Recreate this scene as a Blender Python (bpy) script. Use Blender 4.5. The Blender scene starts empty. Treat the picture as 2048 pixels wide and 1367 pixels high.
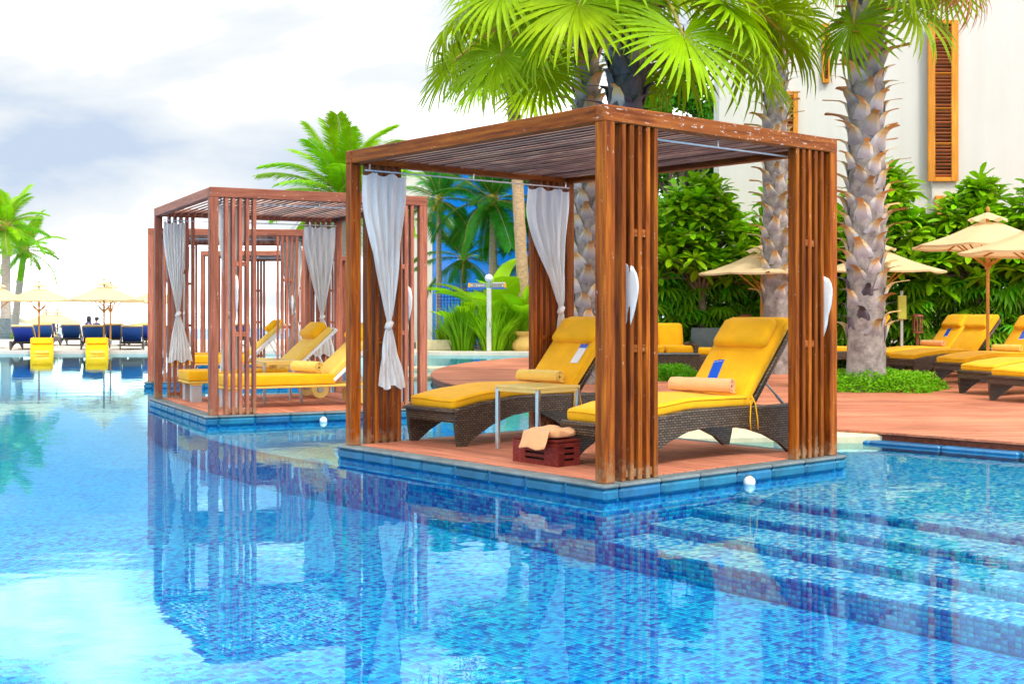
import bpy, math, random
import numpy as np
from mathutils import Vector, Matrix
from math import sin, cos, pi, radians, sqrt, atan2

S = bpy.context.scene
COL = S.collection
RND = random.Random(7)

# ------------------------------------------------------------------ camera
cam_d = bpy.data.cameras.new("camera")
cam = bpy.data.objects.new("camera", cam_d)
COL.objects.link(cam)
cam.location = (0, 0, 1.285)
cam.rotation_euler = (pi / 2, 0, 0)
cam_d.sensor_width = 36
cam_d.lens = 43.26
cam_d.shift_y = -0.029
cam_d.clip_start = 0.05
cam_d.clip_end = 20000
S.camera = cam

# ------------------------------------------------------------------ world
SUN_DIR = Vector((0.42, -0.62, 1.0)).normalized()
W = bpy.data.worlds.new("World")
S.world = W
W.use_nodes = True
nt = W.node_tree
nt.nodes.clear()
def wn(t, **k):
    n = nt.nodes.new(t)
    for a, b in k.items():
        setattr(n, a, b)
    return n
out = wn("ShaderNodeOutputWorld")
bg = wn("ShaderNodeBackground")
bg.inputs["Strength"].default_value = 0.1
sky = wn("ShaderNodeTexSky")
sky.sky_type = 'NISHITA'
sky.sun_disc = False
sky.sun_elevation = math.asin(SUN_DIR.z)
sky.sun_rotation = atan2(SUN_DIR.x, SUN_DIR.y)
sky.air_density = 1.0
sky.dust_density = 1.5
tc = wn("ShaderNodeTexCoord")
mp = wn("ShaderNodeMapping")
mp.inputs["Scale"].default_value = (1.0, 1.0, 3.2)
mp.inputs["Location"].default_value = (22.45, 7.8, 4.93)
n1 = wn("ShaderNodeTexNoise")
n1.inputs["Scale"].default_value = 2.6
n1.inputs["Detail"].default_value = 6
n1.inputs["Roughness"].default_value = 0.52
n1.inputs["Distortion"].default_value = 0.3
r1 = wn("ShaderNodeValToRGB")            # grey undersides of the cloud sheet
r1.color_ramp.elements[0].position = 0.335
r1.color_ramp.elements[0].color = (3.0, 3.6, 4.5, 1)
r1.color_ramp.elements[1].position = 0.68
r1.color_ramp.elements[1].color = (34.0, 34.2, 34.4, 1)
for pos_, col_ in ((0.415, (4.05, 4.4, 4.8, 1)), (0.49, (4.75, 4.95, 5.05, 1)), (0.565, (13.0, 13.2, 13.4, 1))):
    e = r1.color_ramp.elements.new(pos_)
    e.color = col_
mp2 = wn("ShaderNodeMapping")
mp2.inputs["Scale"].default_value = (1.0, 1.0, 2.6)
mp2.inputs["Location"].default_value = (2.1, 1.3, 0.4)
n2 = wn("ShaderNodeTexNoise")
n2.inputs["Scale"].default_value = 1.9
n2.inputs["Detail"].default_value = 5
r2 = wn("ShaderNodeValToRGB")            # gaps in the sheet where blue sky shows
r2.color_ramp.elements[0].position = 0.30
r2.color_ramp.elements[0].color = (0.8, 0.8, 0.8, 1)
r2.color_ramp.elements[1].position = 0.46
r2.color_ramp.elements[1].color = (1, 1, 1, 1)
mx = wn("ShaderNodeMixRGB")
L = nt.links.new
L(tc.outputs["Generated"], mp.inputs["Vector"])
L(tc.outputs["Generated"], mp2.inputs["Vector"])
L(mp.outputs[0], n1.inputs["Vector"])
L(mp2.outputs[0], n2.inputs["Vector"])
L(n1.outputs["Fac"], r1.inputs[0])
L(n2.outputs["Fac"], r2.inputs[0])
L(r2.outputs[0], mx.inputs[0])
L(sky.outputs[0], mx.inputs[1])
L(r1.outputs[0], mx.inputs[2])
L(mx.outputs[0], bg.inputs["Color"])
L(bg.outputs[0], out.inputs[0])

# ------------------------------------------------------------------ sun
sd = bpy.data.lights.new("sun", 'SUN')
sd.energy = 1.5
sd.angle = radians(12)
sd.color = (1.0, 0.95, 0.86)
sun = bpy.data.objects.new("sun", sd)
sun.rotation_euler = SUN_DIR.to_track_quat('Z', 'Y').to_euler()
sun.location = (8, -10, 25)
COL.objects.link(sun)

# ------------------------------------------------------------------ exposure / render
vs = S.view_settings
vs.view_transform = 'Standard'
vs.look = 'None'
vs.exposure = 1.0
vs.gamma = 1.0
S.render.engine = 'CYCLES'
S.cycles.use_denoising = True
S.cycles.max_bounces = 8
S.cycles.diffuse_bounces = 4
S.cycles.glossy_bounces = 4
S.cycles.transmission_bounces = 4
S.cycles.transparent_max_bounces = 12
S.cycles.caustics_reflective = False
S.cycles.caustics_refractive = False
S.cycles.sample_clamp_indirect = 6

# ================================================================== helpers
def lerp(a, b, t):
    return a + (b - a) * t

def interp(x, pts):
    if x <= pts[0][0]:
        return pts[0][1]
    for (x0, y0), (x1, y1) in zip(pts, pts[1:]):
        if x <= x1:
            t = (x - x0) / (x1 - x0)
            t = t * t * (3 - 2 * t) * 0.5 + t * 0.5
            return lerp(y0, y1, t)
    return pts[-1][1]

class MB:
    """collects vertices and faces for ONE mesh"""
    def __init__(s):
        s.v = []; s.f = []; s.m = []
    def add(s, vs, fs, mi=0, M=None):
        o = len(s.v)
        s.v += [tuple(M @ Vector(p)) for p in vs] if M is not None else [tuple(p) for p in vs]
        s.f += [tuple(i + o for i in f) for f in fs]
        s.m += [mi] * len(fs)
        return s
    def box(s, c, size, mi=0, M=None, b=0.0):
        hx, hy, hz = (k / 2 for k in size)
        cx, cy, cz = c
        if b <= 0:
            vs = [(cx + x * hx, cy + y * hy, cz + z * hz) for z in (-1, 1) for y in (-1, 1) for x in (-1, 1)]
            fs = [(0, 2, 3, 1), (4, 5, 7, 6), (0, 1, 5, 4), (2, 6, 7, 3), (0, 4, 6, 2), (1, 3, 7, 5)]
            return s.add(vs, fs, mi, M)
        b = min(b, hx * .9, hy * .9, hz * .9)
        vs = []; idx = {}
        for z in (-1, 1):
            for y in (-1, 1):
                for x in (-1, 1):
                    for a in range(3):
                        d = [x * hx, y * hy, z * hz]
                        for k in range(3):
                            if k != a:
                                d[k] -= (x, y, z)[k] * b
                        idx[(x, y, z, a)] = len(vs)
                        vs.append((cx + d[0], cy + d[1], cz + d[2]))
        fs = []
        for a in range(3):
            for sg in (-1, 1):
                q = []
                for (p, r) in ((-1, -1), (1, -1), (1, 1), (-1, 1)):
                    k = [0, 0, 0]; k[a] = sg; k[(a + 1) % 3] = p; k[(a + 2) % 3] = r
                    q.append(idx[(k[0], k[1], k[2], a)])
                fs.append(tuple(q if sg > 0 else q[::-1]))
        for a in range(3):                 # edges
            b1, b2 = (a + 1) % 3, (a + 2) % 3
            for s1 in (-1, 1):
                for s2 in (-1, 1):
                    def k(t, ax):
                        kk = [0, 0, 0]; kk[a] = t; kk[b1] = s1; kk[b2] = s2
                        return idx[(kk[0], kk[1], kk[2], ax)]
                    q = [k(-1, b1), k(1, b1), k(1, b2), k(-1, b2)]
                    fs.append(tuple(q if s1 * s2 < 0 else q[::-1]))
        for x in (-1, 1):
            for y in (-1, 1):
                for z in (-1, 1):
                    q = [idx[(x, y, z, 0)], idx[(x, y, z, 1)], idx[(x, y, z, 2)]]
                    fs.append(tuple(q if x * y * z > 0 else q[::-1]))
        return s.add(vs, fs, mi, M)
    def tube(s, path, r, n=8, mi=0, cap=True, M=None):
        path = [Vector(p) for p in path]
        rr = r if isinstance(r, (list, tuple)) else [r] * len(path)
        vs = []; fs = []
        ref = None
        for i, p in enumerate(path):
            d = (path[min(i + 1, len(path) - 1)] - path[max(i - 1, 0)]).normalized()
            if ref is None:
                ref = Vector((1, 0, 0)) if abs(d.x) < .8 else Vector((0, 1, 0))
            a = (ref - d * ref.dot(d)).normalized(); b = d.cross(a); ref = a
            for k in range(n):
                t = 2 * pi * k / n
                vs.append(p + (a * cos(t) + b * sin(t)) * rr[i])
        for i in range(len(path) - 1):
            for k in range(n):
                fs.append((i * n + k, i * n + (k + 1) % n, (i + 1) * n + (k + 1) % n, (i + 1) * n + k))
        if cap:
            fs.append(tuple(range(n))[::-1]); fs.append(tuple((len(path) - 1) * n + k for k in range(n)))
        return s.add(vs, fs, mi, M)
    def prism(s, poly, z0, z1, mi=0, M=None):
        n = len(poly)
        vs = [(x, y, z0) for x, y in poly] + [(x, y, z1) for x, y in poly]
        fs = [tuple(range(n))[::-1], tuple(range(n, 2 * n))]
        fs += [(i, (i + 1) % n, n + (i + 1) % n, n + i) for i in range(n)]
        return s.add(vs, fs, mi, M)
    def lathe(s, prof, n=24, mi=0, M=None, sq=None):
        vs = []; fs = []
        for r, z in prof:
            for k in range(n):
                t = 2 * pi * k / n
                vs.append((r * cos(t), r * sin(t), z))
        for i in range(len(prof) - 1):
            for k in range(n):
                fs.append((i * n + k, i * n + (k + 1) % n, (i + 1) * n + (k + 1) % n, (i + 1) * n + k))
        return s.add(vs, fs, mi, M)
    def mesh(s, name, mats, smooth=False, auto=None):
        me = bpy.data.meshes.new(name)
        me.from_pydata(s.v, [], s.f)
        for m in (mats if isinstance(mats, (list, tuple)) else [mats]):
            me.materials.append(m)
        if len(set(s.m)) > 1:
            me.polygons.foreach_set("material_index", s.m)
        if smooth:
            me.polygons.foreach_set("use_smooth", [True] * len(me.polygons))
            if auto:
                me.set_sharp_from_angle(angle=radians(auto))
        me.update()
        return me
    def build(s, name, mats, parent=None, smooth=False, auto=None, M=None):
        return obj(name, s.mesh(name, mats, smooth, auto), parent, M)

def obj(name, me, parent=None, M=None):
    o = bpy.data.objects.new(name, me)
    COL.objects.link(o)
    if parent is not None:
        o.parent = parent
    if M is not None:
        o.matrix_local = M
    return o

def tag(o, label=None, cat=None, group=None, kind=None):
    if label: o["label"] = label
    if cat: o["category"] = cat
    if group: o["group"] = group
    if kind: o["kind"] = kind
    return o

def thing(name, loc, rz, label, cat, group=None):
    o = bpy.data.objects.new(name, None)
    COL.objects.link(o)
    o.empty_display_size = 0.1
    o.location = loc
    o.rotation_euler = (0, 0, rz)
    return tag(o, label, cat, group)

KIDS = {}
def kids(o):
    return [c for c in bpy.data.objects if c.parent == o]

def copy_tree(root, loc, rz, label=None, group=None, skip=()):
    def cp(o, parent):
        c = o.copy(); COL.objects.link(c)
        if parent is not None:
            c.parent = parent
        for ch in kids(o):
            if not any(ch.name.startswith(k) for k in skip):
                cp(ch, c)
        return c
    r = cp(root, None)
    r.location = loc; r.rotation_euler = (0, 0, rz)
    if label: r["label"] = label
    if group: r["group"] = group
    return r

def frame(p0, p1, up=(0, 0, 1), roll=0.0):
    """matrix whose X axis runs from p0 to p1, origin at the middle"""
    p0, p1 = Vector(p0), Vector(p1)
    x = (p1 - p0).normalized(); u = Vector(up)
    if abs(x.dot(u)) > .98:
        u = Vector((0, 1, 0))
    y = u.cross(x).normalized(); z = x.cross(y)
    M = Matrix((x, y, z)).transposed().to_4x4()
    M.translation = (p0 + p1) / 2
    return M @ Matrix.Rotation(roll, 4, 'X')

CACHE = {}
def member(name, p0, p1, w, h, mat, parent, b=.004, roll=0.0, up=(0, 0, 1)):
    """a beam, post, slat or plank: a bevelled bar with its grain along local X"""
    l = (Vector(p1) - Vector(p0)).length
    key = (name, round(l, 3), w, h, mat.name, b)
    if key not in CACHE:
        CACHE[key] = MB().box((0, 0, 0), (l, w, h), b=b).mesh(name, mat)
    return obj(name, CACHE[key], parent, frame(p0, p1, up, roll))

def soft_box(size, r, nseg=6, fn=None):
    """a cushion: a box with round edges, fn bends every point"""
    h = [k / 2 for k in size]
    def ticks(hh, n):
        rr = min(r, hh * .98)
        a = [-hh + rr * (1 - cos(t)) for t in (0, pi / 6, pi / 3, pi / 2)]
        inner = [lerp(-hh + rr, hh - rr, k / n) for k in range(1, n)]
        return a + inner + [-q for q in a[::-1]]
    T = [ticks(h[0], max(2, nseg)), ticks(h[1], max(2, nseg // 2)), ticks(h[2], 2)]
    idx = {}; vs = []; fs = []
    def pt(p):
        k = tuple(round(c, 5) for c in p)
        if k in idx: return idx[k]
        inn = [max(-(h[i] - min(r, h[i] * .98)), min(h[i] - min(r, h[i] * .98), p[i])) for i in range(3)]
        d = Vector([p[i] - inn[i] for i in range(3)])
        q = Vector(inn)
        if d.length > 1e-9:
            rad = Vector([min(r, h[i] * .98) for i in range(3)])
            d = d.normalized(); q = q + Vector((d.x * rad.x, d.y * rad.y, d.z * rad.z))
        if fn: q = Vector(fn(q))
        idx[k] = len(vs); vs.append(tuple(q)); return idx[k]
    for a in range(3):
        b1, b2 = (a + 1) % 3, (a + 2) % 3
        for sg in (-1, 1):
            for i in range(len(T[b1]) - 1):
                for j in range(len(T[b2]) - 1):
                    q = []
                    for (ii, jj) in ((i, j), (i + 1, j), (i + 1, j + 1), (i, j + 1)):
                        p = [0, 0, 0]; p[a] = sg * h[a]; p[b1] = T[b1][ii]; p[b2] = T[b2][jj]
                        q.append(pt(p))
                    if len(set(q)) < 3: continue
                    fs.append(tuple(q if sg > 0 else q[::-1]))
    return vs, fs

# ------------------------------------------------------------------ materials
def new_mat(name):
    m = bpy.data.materials.new(name); m.use_nodes = True
    t = m.node_tree; t.nodes.clear()
    o = t.nodes.new("ShaderNodeOutputMaterial")
    p = t.nodes.new("ShaderNodeBsdfPrincipled")
    t.links.new(p.outputs[0], o.inputs[0])
    return m, t, p, o

def node(t, typ, ins=None, **k):
    n = t.nodes.new(typ)
    for a, b in k.items(): setattr(n, a, b)
    for a, b in (ins or {}).items(): n.inputs[a].default_value = b
    return n

def coords(t, scale=(1, 1, 1), kind="Object", rot=(0, 0, 0)):
    c = node(t, "ShaderNodeTexCoord")
    m = node(t, "ShaderNodeMapping")
    m.inputs["Scale"].default_value = scale
    m.inputs["Rotation"].default_value = rot
    t.links.new(c.outputs[kind], m.inputs[0])
    return m

def ramp(t, src, stops, const=False):
    r = node(t, "ShaderNodeValToRGB")
    el = r.color_ramp.elements
    while len(el) < len(stops): el.new(.5)
    for e, (p, c) in zip(el, stops):
        e.position = p; e.color = (*c, 1) if len(c) == 3 else c
    if const: r.color_ramp.interpolation = 'CONSTANT'
    t.links.new(src, r.inputs[0])
    return r

def plain(name, col, rough=.6, var=.12, scale=6., bump=0., bscale=40., spec=.5, metal=0., objvar=0., sheen=0., trans=0., stretch=(1, 1, 1)):
    """base colour broken up by two noises, optional fine relief, optional light passing through"""
    m, t, p, o = new_mat(name)
    mp = coords(t, stretch)
    n = node(t, "ShaderNodeTexNoise", {"Scale": scale, "Detail": 5, "Roughness": .6})
    t.links.new(mp.outputs[0], n.inputs["Vector"])
    lo = tuple(c * (1 - var) for c in col); hi = tuple(min(1, c * (1 + var)) for c in col)
    r = ramp(t, n.outputs["Fac"], [(.3, lo), (.7, hi)])
    colour = r.outputs[0]
    if objvar:
        oi = node(t, "ShaderNodeObjectInfo")
        hs = node(t, "ShaderNodeHueSaturation")
        mr = node(t, "ShaderNodeMapRange", {"To Min": 1 - objvar, "To Max": 1 + objvar})
        mh = node(t, "ShaderNodeMapRange", {"To Min": .5 - objvar * .06, "To Max": .5 + objvar * .06})
        t.links.new(oi.outputs["Random"], mr.inputs[0]); t.links.new(mr.outputs[0], hs.inputs["Value"])
        fr = node(t, "ShaderNodeMath", operation='FRACT'); ml = node(t, "ShaderNodeMath", {1: 7.3}, operation='MULTIPLY')
        t.links.new(oi.outputs["Random"], ml.inputs[0]); t.links.new(ml.outputs[0], fr.inputs[0])
        t.links.new(fr.outputs[0], mh.inputs[0]); t.links.new(mh.outputs[0], hs.inputs["Hue"])
        t.links.new(colour, hs.inputs["Color"]); colour = hs.outputs[0]
    t.links.new(colour, p.inputs["Base Color"])
    p.inputs["Roughness"].default_value = rough
    p.inputs["Specular IOR Level"].default_value = spec
    p.inputs["Metallic"].default_value = metal
    if sheen: p.inputs["Sheen Weight"].default_value = sheen
    if bump:
        bn = node(t, "ShaderNodeTexNoise", {"Scale": bscale, "Detail": 4})
        t.links.new(mp.outputs[0], bn.inputs["Vector"])
        b = node(t, "ShaderNodeBump", {"Strength": bump, "Distance": .01})
        t.links.new(bn.outputs["Fac"], b.inputs["Height"]); t.links.new(b.outputs[0], p.inputs["Normal"])
    if trans:
        tr = node(t, "ShaderNodeBsdfTranslucent")
        mix = node(t, "ShaderNodeMixShader", {0: trans})
        t.links.new(colour, tr.inputs["Color"])
        t.links.new(p.outputs[0], mix.inputs[1]); t.links.new(tr.outputs[0], mix.inputs[2])
        t.links.new(mix.outputs[0], o.inputs[0])
    return m

def wood(name, dark, mid, light, chips=0.0, rough=.42, objvar=.18, grain=1.0, foot=False):
    """grain along local X; each piece its own tone; chips = flaked finish showing pale wood"""
    m, t, p, o = new_mat(name)
    oi = node(t, "ShaderNodeObjectInfo")
    c = node(t, "ShaderNodeTexCoord")
    ad = node(t, "ShaderNodeVectorMath", operation='ADD')
    sc = node(t, "ShaderNodeVectorMath", operation='SCALE'); sc.inputs["Scale"].default_value = 13.7
    cx = node(t, "ShaderNodeCombineXYZ")
    for k in range(3): t.links.new(oi.outputs["Random"], cx.inputs[k])
    t.links.new(cx.outputs[0], sc.inputs[0])
    t.links.new(c.outputs["Object"], ad.inputs[0]); t.links.new(sc.outputs[0], ad.inputs[1])
    mp = node(t, "ShaderNodeMapping"); mp.inputs["Scale"].default_value = (.9 * grain, 14, 14)
    t.links.new(ad.outputs[0], mp.inputs[0])
    n = node(t, "ShaderNodeTexNoise", {"Scale": 2.2, "Detail": 7, "Roughness": .62, "Distortion": .4})
    t.links.new(mp.outputs[0], n.inputs["Vector"])
    r = ramp(t, n.outputs["Fac"], [(.30, dark), (.50, mid), (.70, light)])
    n2 = node(t, "ShaderNodeTexNoise", {"Scale": 1.1, "Detail": 3})          # broad weathering
    t.links.new(ad.outputs[0], n2.inputs["Vector"])
    hs = node(t, "ShaderNodeHueSaturation")
    mr = node(t, "ShaderNodeMapRange", {"From Min": .3, "From Max": .7, "To Min": .80, "To Max": 1.15})
    t.links.new(n2.outputs["Fac"], mr.inputs[0])
    mo = node(t, "ShaderNodeMapRange", {"To Min": 1 - objvar, "To Max": 1 + objvar})
    t.links.new(oi.outputs["Random"], mo.inputs[0])
    mm = node(t, "ShaderNodeMath", operation='MULTIPLY')
    t.links.new(mr.outputs[0], mm.inputs[0]); t.links.new(mo.outputs[0], mm.inputs[1])
    t.links.new(mm.outputs[0], hs.inputs["Value"]); t.links.new(r.outputs[0], hs.inputs["Color"])
    colour = hs.outputs[0]
    if chips:
        mc = node(t, "ShaderNodeMapping"); mc.inputs["Scale"].default_value = (5, 16, 16)
        t.links.new(ad.outputs[0], mc.inputs[0])
        nc = node(t, "ShaderNodeTexNoise", {"Scale": 2.6, "Detail": 5, "Roughness": .75})
        t.links.new(mc.outputs[0], nc.inputs["Vector"])
        rc = ramp(t, nc.outputs["Fac"], [(.70 - chips * .1, (0, 0, 0)), (.715 - chips * .1, (1, 1, 1))])
        mixc = node(t, "ShaderNodeMixRGB"); mixc.inputs[2].default_value = (.62, .50, .40, 1)
        t.links.new(rc.outputs[0], mixc.inputs[0]); t.links.new(colour, mixc.inputs[1]); colour = mixc.outputs[0]
    if foot:
        g_ = node(t, "ShaderNodeNewGeometry"); sz = node(t, "ShaderNodeSeparateXYZ"); t.links.new(g_.outputs["Position"], sz.inputs[0])
        nf_ = node(t, "ShaderNodeTexNoise", {"Scale": 9.0, "Detail": 6, "Roughness": .7}); t.links.new(ad.outputs[0], nf_.inputs["Vector"])
        mf = node(t, "ShaderNodeMath", operation='MULTIPLY_ADD'); mf.inputs[1].default_value = .75; t.links.new(nf_.outputs["Fac"], mf.inputs[0]); t.links.new(sz.outputs[2], mf.inputs[2])
        rf_ = ramp(t, mf.outputs[0], [(.42, (.9, .9, .9)), (.62, (0, 0, 0))])
        mxf = node(t, "ShaderNodeMixRGB"); mxf.inputs[2].default_value = (.34, .22, .12, 1)
        t.links.new(rf_.outputs[0], mxf.inputs[0]); t.links.new(colour, mxf.inputs[1]); colour = mxf.outputs[0]
    t.links.new(colour, p.inputs["Base Color"])
    p.inputs["Specular IOR Level"].default_value = .14
    rr = node(t, "ShaderNodeMapRange", {"To Min": rough - .02, "To Max": rough + .2})
    t.links.new(n.outputs["Fac"], rr.inputs[0]); t.links.new(rr.outputs[0], p.inputs["Roughness"])
    b = node(t, "ShaderNodeBump", {"Strength": .35, "Distance": .004})
    t.links.new(n.outputs["Fac"], b.inputs["Height"]); t.links.new(b.outputs[0], p.inputs["Normal"])
    return m

def wicker(name, light, mid, dark):
    m, t, p, o = new_mat(name)
    c = node(t, "ShaderNodeTexCoord"); s = node(t, "ShaderNodeSeparateXYZ")
    t.links.new(c.outputs["Object"], s.inputs[0])
    a = node(t, "ShaderNodeMath", operation='ADD'); t.links.new(s.outputs[0], a.inputs[0]); t.links.new(s.outputs[1], a.inputs[1])
    cb = node(t, "ShaderNodeCombineXYZ"); t.links.new(a.outputs[0], cb.inputs[0]); t.links.new(s.outputs[2], cb.inputs[1])
    br = node(t, "ShaderNodeTexBrick", {"Scale": 1.0, "Mortar Size": .0045, "Mortar Smooth": .4, "Brick Width": .040, "Row Height": .019,
                                        "Color1": (*light, 1), "Color2": (*mid, 1), "Mortar": (*dark, 1)})
    br.offset = .5
    t.links.new(cb.outputs[0], br.inputs["Vector"])
    t.links.new(br.outputs["Color"], p.inputs["Base Color"])
    p.inputs["Roughness"].default_value = .38
    b = node(t, "ShaderNodeBump", {"Strength": .9, "Distance": .006}); b.invert = True
    t.links.new(br.outputs["Fac"], b.inputs["Height"]); t.links.new(b.outputs[0], p.inputs["Normal"])
    return m

PAL_DEEP = [(.001, .11, .56), (.001, .24, .74), (.001, .44, .84), (.002, .54, .87), (.001, .34, .78)]
PAL_SHAL = [(.002, .18, .60), (.004, .36, .80), (.08, .60, .90), (.32, .76, .92), (.02, .47, .85)]
def mosaic(name, pal, wall=False, w=.036, h=.030):
    """glass mosaic where the tiles are too far to tell apart: rows of tiles, each its own blue"""
    m, t, p, o = new_mat(name)
    c = node(t, "ShaderNodeTexCoord")
    vec = c.outputs["Object"]
    if wall:
        s = node(t, "ShaderNodeSeparateXYZ"); t.links.new(vec, s.inputs[0])
        a = node(t, "ShaderNodeMath", operation='ADD'); t.links.new(s.outputs[0], a.inputs[0]); t.links.new(s.outputs[1], a.inputs[1])
        cb = node(t, "ShaderNodeCombineXYZ"); t.links.new(a.outputs[0], cb.inputs[0]); t.links.new(s.outputs[2], cb.inputs[1])
        vec = cb.outputs[0]
    br = node(t, "ShaderNodeTexBrick", {"Scale": 1.0, "Mortar Size": .0016, "Mortar Smooth": .1, "Brick Width": w, "Row Height": h,
                                        "Color1": (0, 0, 0, 1), "Color2": (1, 1, 1, 1), "Mortar": (.4, .4, .4, 1)})
    br.offset = .0
    t.links.new(vec, br.inputs["Vector"])
    r = ramp(t, br.outputs["Color"], [(0, pal[0]), (.15, pal[1]), (.38, pal[2]), (.64, pal[3]), (.85, pal[4])], const=True)
    mx = node(t, "ShaderNodeMixRGB"); mx.inputs[2].default_value = (*[k * .8 for k in pal[1]], 1)
    t.links.new(br.outputs["Fac"], mx.inputs[0]); t.links.new(r.outputs[0], mx.inputs[1])
    t.links.new(mx.outputs[0], p.inputs["Base Color"])
    p.inputs["Roughness"].default_value = .3
    return m

def leaf_mat(name, col, trans=.35, rough=.42, objvar=.25, var=.22, scale=3.):
    return plain(name, col, rough=rough, var=var, scale=scale, objvar=objvar, trans=trans, spec=.22)

M = {}
M['wood'] = wood("pergola_wood", (.09, .015, .002), (.29, .064, .005), (.48, .140, .010), chips=.30, objvar=.26, foot=True)
M['wood_worn'] = wood("pergola_wood_flaking", (.11, .020, .003), (.28, .068, .010), (.40, .120, .018), chips=.95)
M['wood_pink'] = wood("pergola_wood_faded_hazed", (.21, .058, .035), (.38, .120, .068), (.50, .18, .10), chips=.5, objvar=.24, foot=True)  # faded timber, colour lightened further to paint in haze
M['slat'] = wood("pergola_roof_slat", (.14, .055, .045), (.34, .16, .11), (.60, .34, .20), objvar=.6)
M['plank'] = wood("deck_plank", (.40, .13, .075), (.56, .20, .115), (.66, .27, .16), rough=.5, objvar=.12)
M['fascia'] = wood("deck_fascia", (.12, .035, .02), (.20, .06, .035), (.28, .09, .05))
M['redbox'] = wood("red_stained_wood", (.10, .012, .010), (.17, .022, .016), (.24, .04, .03), rough=.32)
M['coping'] = plain("coping_stone", (.13, .165, .175), rough=.55, var=.3, scale=7, bump=.3, bscale=60, objvar=.15)
M['pool_tint'] = plain('pool_tinted_stone', (.008, .13, .26), rough=.35, var=.35, scale=6, bump=.25, bscale=40, objvar=.22)  # blue reflected from the pool, painted into the stones' side colour
M['stone'] = plain("cream_stone", (.66, .58, .36), rough=.7, var=.16, scale=6, bump=.35, bscale=50, objvar=.08)
M['paving'] = plain("cream_paving", (.70, .62, .48), rough=.75, var=.12, scale=3, bump=.15)
M['terrace'] = plain("terrace_paving", (.66, .60, .52), rough=.7, var=.1, scale=1.5)
M['sand'] = plain("sand", (.80, .76, .68), rough=.9, var=.08, scale=.6)
M['soil'] = plain("garden_soil", (.10, .075, .045), rough=.95, var=.3, scale=3, bump=.5)
M['cushion'] = plain("yellow_cushion", (.87, .435, .004), rough=.8, var=.10, scale=4.5, bump=.35, bscale=16, spec=.2, sheen=.1)
M['cushion_p'] = plain("pale_yellow_cushion", (.82, .54, .10), rough=.75, var=.06, scale=9, spec=.2)
M['cream'] = plain('cream_cushion', (.80, .60, .27), rough=.8, var=.08, scale=7, spec=.2)
M['umber'] = plain("umber_under_cushion", (.035, .02, .01), rough=.8)
M['towel'] = plain("peach_towel", (.88, .45, .20), rough=.95, var=.07, scale=14, bump=.4, bscale=420, spec=.1, sheen=.25)
M['towel_y'] = plain("yellow_towel", (.90, .60, .12), rough=.95, var=.07, scale=14, bump=.4, bscale=420, spec=.1, sheen=.25)
M['wicker'] = wicker("brown_wicker", (.20, .13, .07), (.09, .052, .027), (.006, .005, .005))
M['wicker_g'] = wicker("grey_wicker", (.30, .25, .26), (.20, .16, .18), (.03, .03, .05))
M['navy'] = plain("navy_sling", (.016, .11, .46), rough=.6, var=.15, scale=8, objvar=.3)
M['metal'] = plain("brushed_metal", (.55, .56, .56), rough=.28, var=.1, metal=1.0, scale=20)
M['white_metal'] = plain("white_metal", (.80, .80, .78), rough=.35, var=.05)
M['grey_metal'] = plain("grey_leg", (.42, .42, .42), rough=.45, var=.12)
M['tabletop'] = plain("yellow_tabletop", (.78, .56, .16), rough=.35, var=.08)
M['tag_blue'] = plain("blue_card", (.008, .10, .62), rough=.35, var=.05)
M['tag_white'] = plain("white_card", (.80, .80, .80), rough=.4, var=.02)
M['curtain'] = plain("white_curtain", (.96, .94, .90), rough=.85, var=.03, scale=5, trans=.22, spec=.1)
M['ring'] = plain("dark_ring", (.05, .05, .06), rough=.4)
M['canvas'] = plain("cream_canvas", (.82, .65, .38), rough=.85, var=.06, scale=3, trans=.34, spec=.1, objvar=.04)
M['pole'] = wood("parasol_pole", (.40, .17, .03), (.58, .27, .05), (.68, .36, .09), objvar=.06)
M['wall'] = plain("white_render", (.62, .605, .55), rough=.85, var=.035, scale=.5, bump=.05, bscale=20)
def streaky(m, amt=.05):
    t = m.node_tree; p = next(n for n in t.nodes if n.type == 'BSDF_PRINCIPLED'); src = p.inputs["Base Color"].links[0].from_socket
    mp_ = coords(t, (1.6, 1.6, .12)); n = node(t, "ShaderNodeTexNoise", {"Scale": 1.4, "Detail": 7, "Roughness": .65}); t.links.new(mp_.outputs[0], n.inputs["Vector"])
    r = ramp(t, n.outputs["Fac"], [(.35, (1 - amt, 1 - amt, 1 - amt * 1.3)), (.62, (1, 1, 1))])
    mx_ = node(t, "ShaderNodeMixRGB", {0: 1.0}, blend_type='MULTIPLY'); t.links.new(src, mx_.inputs[1]); t.links.new(r.outputs[0], mx_.inputs[2]); t.links.new(mx_.outputs[0], p.inputs["Base Color"])
streaky(M['wall'])
M['pool_light'] = plain("white_glass", (.85, .87, .86), rough=.12, var=.04, spec=.8)
M['shutter'] = wood("shutter_frame", (.55, .20, .02), (.70, .27, .03), (.78, .34, .06), objvar=.05)
M['shutter_slat'] = wood("shutter_slat", (.26, .07, .02), (.42, .13, .045), (.52, .18, .07), objvar=.4)
M['dark'] = plain("dark_gap", (.03, .02, .015), rough=.9)
M['fan'] = leaf_mat("fan_palm_leaf", (.32, .50, .003), trans=.42)
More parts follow.
